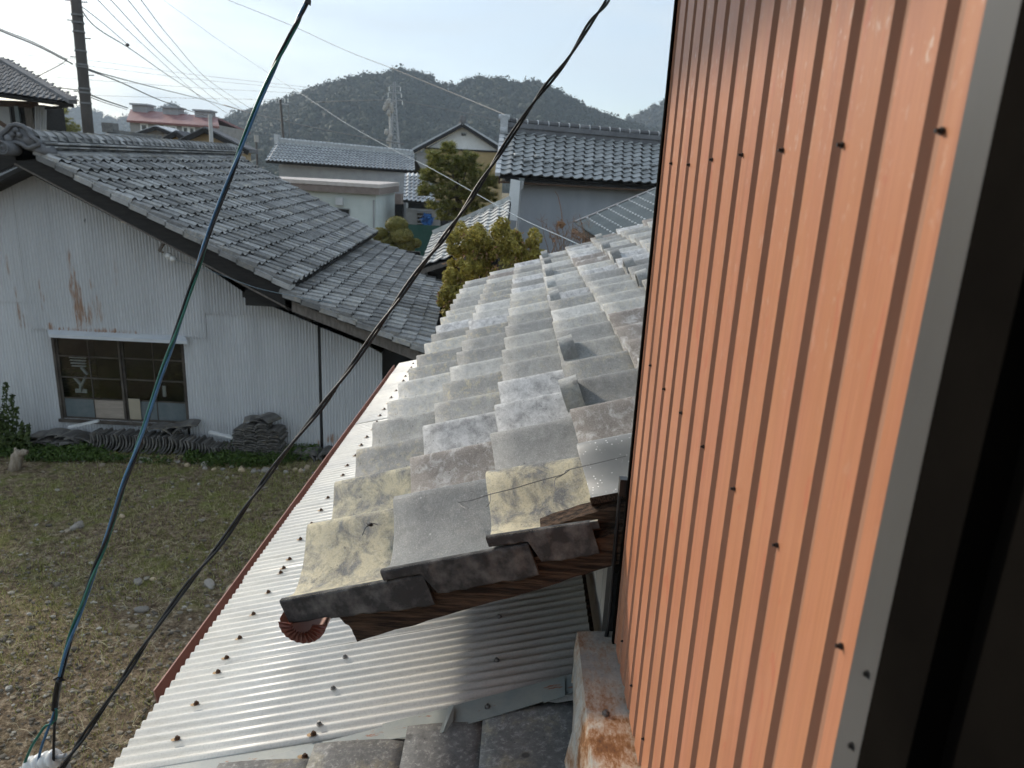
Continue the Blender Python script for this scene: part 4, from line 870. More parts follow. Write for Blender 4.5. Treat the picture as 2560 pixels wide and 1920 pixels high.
# grey corrugated roof below it, with rows of bright bolts
cs = thing('lean_to', 'low grey corrugated lean-to roof with rows of bright bolts below the blue grey wall', 'lean-to', (2.2, 12.5, GZ)); 
ca, cb, cc, cd = P(1437, 558, 13.2), P(1520, 610, 11.0), P(1800, 480, 12.2), P(1700, 448, 15.2)
m = MB(); nS = 60; vs = []; ns = (cb - ca).cross(cd - ca).normalized(); ns = ns if ns.z > 0 else -ns
for i in range(nS * 6 + 1):
    s_ = i / (nS * 6); h = ns * (.012 * math.cos(2 * math.pi * i / 6)); vs += [ca.lerp(cb, s_) + h, cd.lerp(cc, s_) + h]
m.add(vs, [(2*i, 2*i+2, 2*i+3, 2*i+1) for i in range(nS * 6)]); cro = m.build('corrugated_sheet', M['corr_roof'], cs, True)
BM = MB().blob((0, 0, 0), (.021, .021, .016), 6, 4, 0).mesh('bolt', M['bolt'])
for t_ in (.10, .19, .29, .37, .48, .56, .66, .75):
    n_ = 12
    for i in range(n_): s_ = (i + .5) / n_ * .95; p = ca.lerp(cb, s_).lerp(cd.lerp(cc, s_), t_) + ns * .018; put('bolt', BM, cro, Matrix.Translation(p))
MB().beam(ca + Vector((0, 0, .02)), cd + Vector((0, 0, .02)), .06, .03).build('edge_trim', M['wire'], cs)
MB().beam(ca + Vector((-.02, 0, -.12)), cb + Vector((-.02, 0, -.12)), .05, .06).build('eave_beam', M['old_wood'], cs)
m = MB(); m.hexa([ca + Vector((.15, 0, -.06)), cb + Vector((.15, 0, -.06)), cc + Vector((0, 0, -.06)), cd + Vector((0, 0, -.06))] + [Vector((p.x, p.y, GZ)) for p in (ca + Vector((.15, 0, 0)), cb + Vector((.15, 0, 0)), cc, cd)]); m.build('wall', M['dark_wood'], cs)
# low brick wall between bush and lean-to
bw = thing('brick_wall', 'low red brick garden wall seen past the end of the tiled roof', 'wall', (1.0, 12.6, GZ)); BRM = MB().box((0, 0, 0), (.2, .09, .055)).mesh('brick', M['brick'])
wa = P(1330, 636, 12.8); wb_ = P(1480, 600, 12.8); MB().box((wa.x - .6, 12.81, GZ), (wb_.x + .5, 12.88, wa.z - .01)).build('core', M['concrete'], bw)
for r in range(5):
    for c in range(10): put('brick', BRM, bw, Matrix.Translation((wa.x - .4 + c * .21 + (.105 if r % 2 else 0), 12.79 + random.uniform(-.004, .004), wa.z - .06 - r * .065)))
# bare twigs and dry leaves by the wall
tw = thing('dry_shrub', 'leafless brown shrub with a few dry leaves in front of blue grey wall', 'shrub', (P(1420, 600, 12.4).x, 12.4, GZ)); m = MB(); ml = MB()
for k in range(26):
    u0, v0 = 1405 + rr.uniform(-30, 60), 640; u1, v1 = u0 + rr.uniform(-45, 35), rr.uniform(530, 600); y = 12.3 + rr.uniform(-.2, .3); a, b = P(u0, v0, y), P(u1, v1, y); mid_ = a.lerp(b, .5) + Vector((rr.uniform(-.08, .08), 0, 0)); m.tube([Vector((a.x, y, GZ)), a, mid_, b], [.012, .009, .006, .003], 4)
    for _ in range(5): q = mid_.lerp(b, rr.random()); m.tube([q, q + Vector((rr.uniform(-.14, .14), 0, rr.uniform(.02, .16)))], [.004, .002], 3); leaves(ml, q, .06, 1 if k % 3 == 0 else 0, .03, rr=rr)
a = P(1407, 560, 12.3); m.tube([a, P(1402, 520, 12.3), P(1395, 490, 12.3), P(1387, 477, 12.3)], [.012, .01, .008, .005], 4)
leaves(ml, P(1402, 561, 12.2), .05, 26, .05, rr=rr); m.build('branches', M['twig'], tw); ml.build('leaves', M['dry_leaf'], tw)
# small light roof behind the bush
sr = thing('outbuilding', 'small outbuilding with pale weathered tile roof behind the yellow bush', 'outbuilding', (-1.0, 15.5, GZ))
a, b, c, d = P(1052, 668, 14.2), P(1265, 600, 14.2), P(1275, 500, 16.6), P(1083, 586, 16.6)
m = slab(MB(), a, b, c, d, .06, .02); sroof2 = m.build('roof', M['dark_wood'], sr); tile_field(sroof2, a, b, c, d, 8, 11, T_CHALK, jit=.02, jz=.01)
for k in range(9):
    m = MB(); p, q = d.lerp(c, k / 9), d.lerp(c, (k + 1.05) / 9); m.beam(p + Vector((0, 0, .05)), q + Vector((0, 0, .05)), .2, .09); m.build('ridge_tile', M['tile_chalk'], sroof2)
m = MB(); z = lambda p, k: Vector((p.x, p.y, p.z + k)); m.hexa([z(a, -.1) + Vector((.1, .3, 0)), z(b, -.1) + Vector((0, .3, 0)), z(c, -.1), z(d, -.1) + Vector((.1, 0, 0))] + [Vector((p.x + .1, p.y + .2, GZ)) for p in (a, b, c, d)]); m.build('wall', M['dark_wood'], sr)
m = MB(); m.beam(z(a, -.09), z(b, -.09), .05, .09); m.beam(z(a, -.05), z(d, -.05), .05, .08); m.build('fascia', M['grey_wood'], sr)
# pale mint building with flat roof edge
mb = thing('building', 'low pale mint building with flat brown roof edge behind the shed roof', 'building', (-11, 44, GZ)); Y = 42.0
x0, x1 = P(640, 470, Y).x, P(947, 500, Y).x; zt, zw = P(800, 457, Y).z, P(800, 474, Y).z
m = MB(); m.box((x0 - 6, Y, GZ), (x1 - .15, Y + 6, zw)); m.build('wall', M['mint'], mb)
m = MB(); m.hexa([(x0 - 6, Y - .35, zw), (x1 + .1, Y - .35, zw - .13), (x1 + .1, Y + 6.2, zw), (x0 - 6, Y + 6.2, zw), (x0 - 6, Y - .35, zt), (x1 + .1, Y - .35, zt - .13), (x1 + .1, Y + 6.2, zt), (x0 - 6, Y + 6.2, zt)]); m.build('roof_edge', M['brown_fascia'], mb)
m = MB(); m.hexa([(x0 - 6, Y - .4, zt), (x1 + .14, Y - .4, zt - .128), (x1 + .1, Y + 6.2, zt + .01), (x0 - 6, Y + 6.2, zt + .01), (x0 - 6, Y - .4, zt + .2), (x1 + .14, Y - .4, zt + .07), (x1 + .1, Y + 6.2, zt + .22), (x0 - 6, Y + 6.2, zt + .22)]); m.build('roof', M['fascia_top'], mb)
m = MB(); a = P(842, 494, Y); b = P(860, 513, Y); m.box((a.x, Y - .3, b.z), (b.x, Y, a.z)); m.build('vent_hood', M['white_junk'], mb)
m = MB(); a = P(820, 521, Y); b = P(873, 538, Y); m.box((a.x, Y - .03, b.z), (b.x, Y + .02, a.z)); wn_ = m.build('window', M['dark_glass'], mb); m = MB(); m.box((a.x - .06, Y - .05, a.z), (b.x + .06, Y - .031, a.z + .06)); m.box((b.x, Y - .05, b.z), (b.x + .06, Y - .031, a.z)); m.build('window_frame', M['plaster_grey'], wn_)
m = MB(); a = P(935, 500, Y); m.tube([(a.x, Y - .08, a.z), (a.x, Y - .08, GZ)], .05, 7); m.build('downpipe', M['plaster_grey'], mb)
# centre house with long silver roof
ch = thing('house', 'long grey house with pale silver tiled roof in the middle distance', 'house', (-12.5, 54, GZ))
eL, eR, gR, gL = P(664, 403, 50.5), P(1036, 429, 51.5), P(1034, 388, 53.6), P(692, 357, 52.6)
m = slab(MB(), eL, eR, gR, gL, .1, .03); slab(m, eL + Vector((0, 4.6, 0)), eR + Vector((0, 4.6, 0)), gR, gL, .1, .0); croof = m.build('roof', M['dark_wood'], ch); tile_field(croof, eL, eR, gR, gL, 38, 7, T_FAR, jz=.004)
m = MB(); m.hexa([gL + Vector((0, -.18, -.05)), gR + Vector((0, -.18, -.05)), gR + Vector((0, .18, -.05)), gL + Vector((0, .18, -.05)), gL + Vector((0, -.14, .24)), gR + Vector((0, -.14, .24)), gR + Vector((0, .14, .24)), gL + Vector((0, .14, .24))]); crd = m.build('ridge', M['tile_blue'], croof)
for i in range(36): p, q = gL.lerp(gR, i / 36) + Vector((0, 0, .26)), gL.lerp(gR, (i + .8) / 36) + Vector((0, 0, .26)); MB().tube([p, q], .11, 6).build('ridge_tile', M['tile_far'], crd)
MB().box((gL.x - .1, gL.y - .25, gL.z - .1), (gL.x + .2, gL.y + .25, gL.z + .55)).build('ridge_ornament', M['tile_far'], crd)
x0, x1 = P(692, 420, 51.2).x, P(1013, 470, 51.2).x; m = MB(); m.box((x0, 51.6, GZ), (x1, 55, min(eL.z, eR.z) + .05)); 
m.build('wall', M['plaster_grey'], ch)
m = MB(); a = P(950, 480, 50.9); b = P(1008, 510, 50.9); m.box((a.x, 50.0, b.z), (b.x, 51.29, a.z - .05)); m.build('porch_fascia', M['brown_fascia'], ch)
m = MB(); a = P(945, 508, 51); b = P(960, 570, 51); m.box((a.x, 50.6, GZ), (b.x, 51.28, a.z)); m.build('porch_post', M['ochre'], ch); a = P(960, 508, 51); b = P(1008, 570, 51); MB().box((a.x, 50.95, GZ), (b.x, 51.285, a.z)).build('doorway', M['dark_wood'], ch)
# small tiled annexe right of it, with window, blue cloth and a net fence
an = thing('annexe', 'dark annexe with short silver tiled roof half hidden by the pine', 'annexe', (-6, 47, GZ)); a, b, c, d = P(1008, 502, 44), P(1085, 511, 44), P(1085, 440, 46.5), P(1012, 436, 46.5)
m = slab(MB(), a, b, c, d, .08, .02); ar = m.build('roof', M['dark_wood'], an); tile_field(ar, a, b, c, d, 7, 8, T_FAR)
m = MB(); m.box((a.x + .2, 44.6, GZ), (b.x + .8, 49, a.z)); m.build('wall', M['dark_wood'], an); q0, q1 = P(1015, 520, 44.5), P(1100, 575, 44.5)
m = MB(); m.box((q0.x, 44.52, q1.z), (q1.x, 44.59, q0.z)); m.build('shutter', M['plaster_dim'], an); q0, q1 = P(1043, 530, 44.4), P(1078, 568, 44.4)
m = MB(); m.box((q0.x, 44.46, q1.z), (q1.x, 44.51, q0.z)); wn_ = m.build('window', M['dark_glass'], an); m = MB(); [m.box((q0.x, 44.42, q0.z - .22 * k - .05), (q1.x, 44.455, q0.z - .22 * k)) for k in range(4)]; m.build('window_bar', M['plaster_grey'], wn_)
m = MB(); m.tube([P(1028, 522, 44.2), P(1060, 527, 44.2), P(1098, 523, 44.2)], .03, 5); m.build('awning_rail', M['plaster_grey'], an)
cl = MB(); leaves(cl, P(1068, 550, 43.8), (.28, .1, .35), 60, .22, rr=rr); tag(cl.build('laundry', M['blue_cloth'], None), 'blue cloth hanging in front of the dark annexe window', 'laundry')
nt = MB(); a, b = P(1010, 560, 38), P(1110, 575, 38); nt.box((a.x, 38, GZ), (b.x, 38.03, a.z)); tag(nt.build('net_fence', M['green_net'], None), 'dark green net fence between topiary and small tiled roof', 'fence')
# gabled house with ochre wall
gh = thing('house', 'gabled house with ochre and white wall in front of the mountain', 'house', (-7, 62, GZ)); Y = 60.0
ap, el, er = P(1157, 312, Y), P(1030, 378, Y), P(1228, 358, Y); sl_ = (ap.z - el.z) / (ap.x - el.x); er = Vector((ap.x + 3.6, Y, ap.z - 3.6 * sl_ * .95))
m = MB(); D = Vector((-1.2, 8, 0)); dz = Vector((0, 0, .22))
for p in (el, er): m.hexa([p, ap, ap + D, p + D, p + dz, ap + dz, ap + D + dz, p + D + dz])
gr_ = m.build('roof', M['tile_far'], gh); m = MB(); m.beam(ap + dz, ap + D + dz, .3, .3); m.blob(ap + Vector((0, -.1, .4)), (.26, .15, .34), 8, 6, .1); m.build('ridge', M['tile_slate'], gr_)
m = MB()
for p in (el, er): m.beam(p + Vector((0, -.12, -.12)), ap + Vector((0, -.12, -.05)), .1, .25)
m.build('barge_board', M['dark_wood'], gr_)
k = .86; m = MB(); zz_ = P(1150, 372, Y).z; xl, xr = ap.x - 2.7, ap.x + 2.9; m.prism([(xl, Y + .5, zz_), (xr, Y + .5, zz_), (ap.x, Y + .5, ap.z - .2)], (0, .1, 0)); m.build('gable_wall', M['white_wall'], gh)
m = MB(); m.box((xl - .3, Y + .51, GZ), (xr + .2, Y + 7, zz_)); m.build('wall', M['ochre'], gh); a, b = P(1040, 380, Y), P(1068, 425, Y); MB().box((a.x, Y + .3, b.z), (b.x, Y + 3, a.z)).build('side_wall', M['plaster_grey'], gh)
m = MB(); a, b = P(1152, 331, Y), P(1164, 339, Y); m.box((a.x, Y + .45, b.z), (b.x, Y + .499, a.z)); m.build('vent', M['dark_glass'], gh); MB().box((xl - .4, Y + .4, zz_ - .12), (xr + .2, Y + .49, zz_)).build('beam', M['dark_wood'], gh)
m = MB(); a, b = P(1075, 390, Y), P(1098, 405, Y); m.box((a.x, Y + .2, b.z), (b.x, Y + .5, a.z)); m.build('air_conditioner', M['white_junk'], gh)
MB().beam(P(1068, 383, Y) + Vector((0, 0, 0)), P(1100, 388, Y), .6, .1).build('window_hood', M['plaster_grey'], gh)
# red roofed workshop far left
rb = thing('building', 'long grey workshop with faded red roof and three roof vents', 'building', (-34, 76, GZ)); Y = 72.0
a, b, c, d = P(316, 300, Y), P(548, 316, Y), P(543, 292, Y + 4), P(326, 273, Y + 4)
m = slab(MB(), a, b, c, d, .2, 0.0); slab(m, a + Vector((0, 8, 0)), b + Vector((0, 8, 0)), c, d, .2, .0); rr_ = m.build('roof', M['red_roof'], rb)
m = MB(); xa, xb = P(321, 330, Y).x, P(540, 340, Y).x; m.box((xa, Y + .4, GZ), (xb, Y + 7.6, a.z)); m.build('wall', M['plaster_dim'], rb)
for (u, v) in ((358, 272), (434, 279), (513, 287)):
    p = P(u, v, Y + 4); m = MB(); m.box((p.x - .75, Y + 3.3, p.z - .6), (p.x + .75, Y + 4.7, p.z + .25)); vt = m.build('roof_vent', M['plaster_grey'], rr_); MB().box((p.x - .9, Y + 3.1, p.z + .26), (p.x + .9, Y + 4.9, p.z + .42)).build('vent_cap', M['steel'], rr_)
for (u0, v0, u1, v1) in ((353, 312, 366, 324), (412, 317, 438, 331), (458, 319, 468, 335), (474, 321, 484, 335), (504, 321, 520, 328)):
    p, q = P(u0, v0, Y + .3), P(u1, v1, Y + .3); f = MB(); t = .14
    f.box((p.x - t, Y + .34, q.z - t), (p.x, Y + .399, p.z + t)); f.box((q.x, Y + .34, q.z - t), (q.x + t, Y + .399, p.z + t)); f.box((p.x, Y + .34, p.z), (q.x, Y + .399, p.z + t)); f.box((p.x, Y + .34, q.z - t), (q.x, Y + .399, q.z)); w_ = f.build('window', M['white_wall'], rb); MB().box((p.x, Y + .37, q.z), (q.x, Y + .398, p.z)).build('pane', M['dark_glass'], w_)
# low gables in front of it
def gable(name_label, pts, Y, wall, roofm, depth, over=.25):
    (ax, ay), (lx, ly), (rx, ry) = pts; ap, l, r = P(ax, ay, Y), P(lx, ly, Y), P(rx, ry, Y); t = thing('house', name_label, 'house', ((l.x + r.x) / 2, Y + depth / 2, GZ)); m = MB(); dz = Vector((0, 0, .18)); D = Vector((0, depth, 0))
    for p in (l, r): m.hexa([p, ap, ap + D, p + D, p + dz, ap + dz, ap + D + dz, p + D + dz])
    rf_ = m.build('roof', M[roofm], t); m = MB()
    for p in (l, r): m.beam(p + Vector((0, -.05, 0)), ap + Vector((0, -.05, 0)), .08, .22)
    m.build('barge_board', M['dark_wood' if wall != 'white_wall' else 'red_roof'], rf_); li, ri = l.lerp(ap, .12), r.lerp(ap, .12)
    m = MB(); m.prism([(li.x, Y + .4, GZ), (ri.x, Y + .4, GZ), (ri.x, Y + .4, ri.z), (ap.x, Y + .4, ap.z - .05), (li.x, Y + .4, li.z)], (0, depth - .8, 0)); m.build('wall', M[wall], t); return t
gable('tan gabled house with dark eaves just beyond the shed ridge', ((512, 326), (425, 368), (622, 382)), 36, 'tan', 'tile_slate', 1.3)
gable('small ochre gable left of the tan gabled house', ((440, 334), (398, 358), (470, 356)), 40, 'ochre', 'tile_slate', 1.5)
gable('low gable with pale roof and red edge under the red roofed workshop', ((390, 320), (325, 342), (440, 340)), 50, 'plaster_dim', 'tile_far', 2.5)
# long low roof ridge behind the shed ridge
lr = thing('house', 'low dark roof running just behind the shed ridge', 'house', P(340, 350, 28).to_tuple()[:2] + (GZ,)); a, b, c, d = P(240, 345, 27), P(420, 362, 27), P(400, 347, 29.5), P(272, 331, 29.5)
m = slab(MB(), a, b, c, d, .12, 0); slab(m, a + Vector((0, 5, 0)), b + Vector((0, 5, 0)), c, d, .12, 0); q = m.build('roof', M['tile_blue'], lr); m = MB(); m.beam(d, c, .3, .25); m.box((d.x - .15, d.y - .2, d.z), (d.x + .3, d.y + .2, d.z + .35)); m.build('ridge', M['tile_dark'], q); m = MB(); m.box((a.x + .5, 27.5, GZ), (b.x - .5, 31, a.z)); m.build('wall', M['plaster_dim'], lr)
# dark house at far left
lh = thing('house', 'tall dark timber house with broad tiled eave at the left edge', 'house', (-14.5, 23, GZ)); Y = 20.0
a, b = P(-260, 196, 20), P(183, 258, 20); c, d = P(0, 152, 23.0), P(-330, 60, 23.5); far_ = Vector((0, 7, 0))
m = slab(MB(), a, b, c, d, .09, .03); lroof_ = m.build('roof', M['dark_wood'], lh)
tile_field(lroof_, a, b, c, d, 28, 10, T_SLATE)
m = MB(); m.beam(b + Vector((0, 0, .03)), c + Vector((0, 0, .05)), .2, .1); m.build('hip_ridge', M['tile_slate'], lroof_)
xr = P(116, 320, 21).x; m = MB(); m.box((-19, 21, GZ), (xr, 21.9, P(100, 262, 21).z)); m.build('wall', M['dark_wood'], lh)
for (u0, u1, mt) in ((-100, 33, 'plaster_grey'), (60, 90, 'grey_wood')): p, q = P(u0, 258, 20.95), P(u1, 345, 20.95); MB().box((p.x, 20.93, q.z), (q.x, 20.99, p.z)).build('wall_panel', M[mt], lh)
p, q = P(37, 265, 20.9), P(54, 320, 20.9); MB().box((p.x, 20.86, q.z), (q.x, 20.92, p.z)).build('window', M['frosted'], lh)
m = MB()
for k in range(4): p, q = P(92 + 6.4 * k, 266, 20.9), P(92 + 6.4 * k, 345, 20.9); m.tube([p, q], .05, 6)
m.build('corner_batten', M['plaster_grey'], lh); MB().beam(P(-100, 254, 20.9), P(95, 262, 20.9), .06, .16).build('lintel', M['old_wood'], lh)
m = MB(); m.beam(P(102, 272, 21), P(165, 266, 20.4), .05, .06); m.beam(P(165, 266, 20.4), P(174, 258, 20.2), .05, .1); m.build('eave_bracket', M['dark_wood'], lh)
m = MB(); p, q = P(0, 300, 18.5), P(14, 335, 18.5); m.hexa([P(-60, 275, 18.5), P(14, 322, 18.5), P(14, 322, 19.5), P(-60, 275, 19.5), P(-60, 262, 18.5), P(18, 312, 18.5), P(18, 312, 19.5), P(-60, 262, 19.5)]); m.build('lower_eave', M['old_wood'], lh)
# ------------------------------------------------------------------ poles, pylon, wires
def pole(label, u0, v0, u1, v1, Y, r0, r1, mat, group=None, parts=None):
    a, b = P(u0, v0, Y), P(u1, v1, Y); d = (a - b) / max(1e-6, (a.z - b.z)); foot = b + d * (GZ - b.z); t = thing('utility_pole', label, 'pole', foot, group)
    MB().tube([foot, a], [r1, r0], 12).build('shaft', M[mat], t, True); return t, a, foot
pl1, top1, foot1 = pole('thick dark concrete utility pole with step bolts at upper left', 165, -260, 222, 340, 20, .125, .15, 'concrete')
def on1(u, v): return P(u, v, 20)
for (v) in (38, 57, 80, 128, 162, 168, 222, 232, 258):
    f = (v + 260) / 600.0; c = Vector(P(165 + 57 * f, v, 20)); MB().tube([c - Vector((0, 0, .02)), c + Vector((0, 0, .02))], .150, 12).build('band', M['wire'], pl1)
for i, v in enumerate((2, 5, 52, 96, 144, 188, 230)):
    f = (v + 260) / 600.0; c = Vector(P(165 + 57 * f, v, 20)); s_ = 1 if i % 2 else -1; MB().tube([c, c + Vector((.29 * s_, 0, .01))], .014, 5).build('step_bolt', M['wire'], pl1)
pl2, _, _ = pole('distant utility pole with crossarm in front of the mountain', 701, 249, 709, 350, 62, .09, .13, 'concrete')
a, b = P(688, 256, 62), P(722, 262, 62); MB().beam(a, b, .1, .1).build('crossarm', M['steel'], pl2)
for u in (690, 697, 712, 720): p = P(u, 256, 62); MB().tube([p, p + Vector((0, 0, .3))], .05, 6).build('insulator', M['porcelain'], pl2)
MB().tube([P(721, 262, 61.5), P(724, 345, 61.5)], .04, 6).build('stay', M['wire'], pl2)
pl3, _, _ = pole('thin distant pole left of the long grey house', 640, 338, 644, 425, 58, .08, .1, 'concrete'); p = P(641, 345, 58); MB().tube([p - Vector((0, 0, .3)), p + Vector((0, 0, .2))], .17, 9).build('transformer', M['concrete_pale'], pl3)
pl4, _, _ = pole('pale square concrete post standing beyond the shed ridge', 525, 286, 529, 368, 30, .075, .085, 'concrete_pale')
pl5, t5, _ = pole('utility pole with transformers and insulators left of the pylon', 974, 246, 976, 372, 90, .12, .17, 'concrete_pale')
for (u, v) in ((966, 262), (962, 270), (970, 255), (978, 264), (972, 282), (980, 275), (966, 330), (976, 340), (970, 352)):
    p = P(u, v, 89.7); MB().blob(p, (.28, .2, .36), 7, 5, .1).build('insulator', M['concrete_pale'], pl5)
MB().beam(P(960, 258, 90), P(992, 252, 90), .15, .15).build('crossarm', M['steel'], pl5); MB().beam(P(962, 272, 90), P(990, 268, 90), .15, .15).build('crossarm', M['steel'], pl5)
# lattice pylon
pyl = thing('pylon', 'grey lattice electricity pylon in front of the wooded mountain', 'pylon', (P(988, 372, 150).x, 150, GZ)); Y = 150.0
tp_, bt = P(986, 205, Y), P(989, 372, Y); foot = Vector((bt.x, Y, GZ)); Hh = tp_.z - GZ; m = MB()
def pw(z): k = (tp_.z - z) / Hh; return .18 + 1.75 * k ** 1.5
zs = [GZ + Hh * (i / 14) for i in range(15)]
for i in range(14):
    z0, z1 = zs[i], zs[i+1]; w0, w1 = pw(z0), pw(z1); cx0 = tp_.x + (foot.x - tp_.x) * (tp_.z - z0) / Hh; cx1 = tp_.x + (foot.x - tp_.x) * (tp_.z - z1) / Hh
    cs0 = [Vector((cx0 + sx * w0, Y + sy * w0, z0)) for sx, sy in ((-1, -1), (1, -1), (1, 1), (-1, 1))]; cs1 = [Vector((cx1 + sx * w1, Y + sy * w1, z1)) for sx, sy in ((-1, -1), (1, -1), (1, 1), (-1, 1))]
    for k in range(4):
        m.beam(cs0[k], cs1[k], .11, .11); m.beam(cs0[k], cs1[(k+1) % 4], .055, .055); m.beam(cs0[(k+1) % 4], cs1[k], .055, .055); m.beam(cs1[k], cs1[(k+1) % 4], .055, .055)
m.build('mast', M['steel'], pyl)
for (v, w) in ((216, 1.1), (232, 1.3), (250, 1.5)):
    p = P(987, v, Y); m = MB(); m.beam(p + Vector((-w, 0, 0)), p + Vector((w, 0, 0)), .14, .14); m.beam(p + Vector((-w, 0, 0)), p + Vector((0, 0, .6)), .08, .08); m.beam(p + Vector((w, 0, 0)), p + Vector((0, 0, .6)), .08, .08); m.build('arm', M['steel'], pyl)
    for s_ in (-1, 1): q = p + Vector((w * s_, 0, -.1)); MB().tube([q, q - Vector((0, 0, .75))], .1, 6).build('insulator', M['porcelain'], pyl)
fpy = thing('pylon', 'tiny faint pylon on the distant ridge at right', 'pylon', P(1478, 285, 700)); m = MB(); a, b = P(1478, 263, 700), P(1477, 288, 700); m.tube([b, a], [.9, .3], 4); [m.beam(P(1475, v, 700), P(1481, v, 700), .4, .4) for v in (267, 272, 277)]; m.build('mast', M['steel'], fpy)
def wire(label, pts, r, mat='wire', sag=0.0, cat='wire', name='overhead_wire', n=24, kind=None):
    q = [P(*p) for p in pts]; path = []
    if len(q) == 2:
        for i in range(n + 1): t = i / n; p = q[0].lerp(q[1], t); path.append(p - Vector((0, 0, sag * 4 * t * (1 - t))))
    else:                                        # smooth curve through the points
        qq = [q[0] * 2 - q[1]] + q + [q[-1] * 2 - q[-2]]
        for k in range(1, len(qq) - 2):
            for i in range(8):
                t = i / 8; a, b, c, d = qq[k-1], qq[k], qq[k+1], qq[k+2]; path.append(.5 * ((2*b) + (c - a) * t + (2*a - 5*b + 4*c - d) * t*t + (3*b - a - 3*c + d) * t**3))
        path.append(q[-1])
    return tag(MB().tube(path, r, 5).build(name, M[mat], None, True), label, cat)
wire('twisted aerial cable reaching the thick pole from the left edge', [(-60, 46, 19), (0, 76, 19.2), (90, 113, 19.6), (182, 160, 20)], .019)
wire('thin line above the twisted aerial cable left of the thick pole', [(-60, 40, 19), (0, 72, 19.2), (80, 104, 19.6), (166, 148, 20)], .012)
wire('service line dropping left from the thick pole toward dark house roof', [(88, 194, 20.5), (150, 162, 20.3), (168, 148, 20)], .012)
wire('lower line between dark house and thick pole', [(126, 217, 20.5), (170, 222, 20.2), (196, 225, 20)], .014)
wire('short slanted line near the dark house eave tip', [(165, 233, 20.3), (180, 242, 20.1), (197, 252, 20)], .016)
wire('thick bundled cable running right from the thick pole', [(212, 172, 20), (300, 205, 24), (400, 250, 30), (500, 285, 40), (560, 298, 46)], .019)
wire('second cable running right above the bundled cable', [(214, 170, 20), (270, 188, 24), (400, 222, 34), (520, 252, 50), (615, 280, 62)], .018)
wire('lower cable running right from the thick pole toward red roof', [(214, 232, 20), (260, 250, 24), (320, 270, 30)], .022)
wire('lower thin line below the cable toward red roof', [(214, 238, 20), (260, 256, 24), (318, 274, 30)], .012)
wire('sagging cable from pole top with a dark splice', [(191, 5, 20), (240, 68, 23), (330, 125, 30), (430, 195, 42), (513, 248, 60), (575, 288, 75)], .018)
wire('thin line joining the sagging cable at its splice', [(191, 6, 20), (260, 60, 23), (320, 112, 28)], .012)
sp_ = MB().blob(P(319, 112, 28), (.07, .07, .06), 7, 5, .1).build('cable_splice', M['black'], None); tag(sp_, 'small dark splice on the sagging cable right of the thick pole', 'splice')
wire('first of four long thin sky wires fanning right from top left', [(235, -10, 22), (340, 95, 34), (505, 248, 62)], .014)
wire('second of four long thin sky wires fanning right from top left', [(268, -10, 22), (424, 155, 38), (545, 255, 66)], .014)
wire('third of four long thin sky wires fanning right from top left', [(312, -10, 22), (410, 108, 34), (502, 200, 50), (605, 275, 70)], .014)
wire('fourth of four long thin sky wires fanning right from top left', [(345, -10, 22), (430, 100, 34), (525, 203, 52), (632, 275, 75)], .014)
wire('pale blue service wire crossing to the blue grey wall', [(398, -8, 30), (540, 95, 27), (672, 183, 24), (780, 252, 21), (860, 305, 19), (975, 370, 16.5), (1070, 417, 14.8), (1190, 484, 12.5), (1300, 545, 10.6), (1400, 590, 9.4), (1457, 616, 8.8)], .0065, 'wire_pale')
wire('long grey wire crossing the sky to the right house ridge', [(555, -6, 60), (720, 60, 55), (860, 124, 48), (985, 173, 42), (1150, 240, 34), (1275, 292, 26)], .018)
wire('dark cable from the thin pole across to the pylon pole', [(560, 262, 80), (640, 286, 76), (800, 322, 72), (960, 352, 70), (1010, 360, 70)], .045)
wire('dark line leaving the pylon toward the right house', [(990, 250, 150), (1080, 266, 150), (1180, 286, 150), (1290, 310, 150)], .09)
wire('dark line reaching the pylon from the left', [(778, 256, 160), (870, 252, 155), (985, 249, 150)], .08)
for i, (v0, v1, w) in enumerate(((150, 218, 'highest'), (165, 225, 'upper'), (199, 234, 'middle'), (237, 250, 'lowest'))):
    wire('%s of the faint transmission lines behind the poles at left' % w, [(-40, v0 - 20, 200), (215, v0, 200), (480, (v0 + v1) / 2 + 2, 200), (770, v1, 200)], .035)
for i in (378, 402, 503, 526):
    a, b = P(i, 199, 200), P(i, 214, 200)

# twin black cable crossing in front, and the green / blue / black bundle
def smooth(q, n=14):
    qq = [q[0] * 2 - q[1]] + q + [q[-1] * 2 - q[-2]]; path = []
    for k in range(1, len(qq) - 2):
        for i in range(n):
            t = i / n; a, b, c, d = qq[k-1], qq[k], qq[k+1], qq[k+2]; path.append(.5 * ((2*b) + (c - a) * t + (2*a - 5*b + 4*c - d) * t*t + (3*b - a - 3*c + d) * t**3))
    path.append(q[-1]); return path
def twist(path, off, turns, phase, wob=0.0):
    out = []; k = len(path); acc = 0.0; u = None
    for i, p in enumerate(path):
        d = (path[min(i+1, k-1)] - path[max(i-1, 0)]).normalized(); u = d.orthogonal().normalized() if u is None else (u - d * u.dot(d)).normalized(); w = d.cross(u)
        a = phase + turns * 2 * math.pi * i / k + wob * math.sin(i * .23); out.append(p + (u * math.cos(a) + w * math.sin(a)) * off)
    return out
dpx = 2560 / 2212
bl = [(1320, -22, 2.05), (1308, 8, 2.0), (1275, 50, 1.97), (1225, 130, 1.93), (1165, 205, 1.9), (1100, 300, 1.86), (1045, 385, 1.82), (1000, 455, 1.79), (950, 525, 1.76), (900, 590, 1.73), (830, 690, 1.68), (760, 790, 1.63), (690, 885, 1.58), (610, 985, 1.53), (545, 1075, 1.49), (480, 1170, 1.45), (400, 1270, 1.41), (325, 1375, 1.37), (260, 1475, 1.34), (195, 1570, 1.31), (140, 1650, 1.28), (118, 1690, 1.27)]
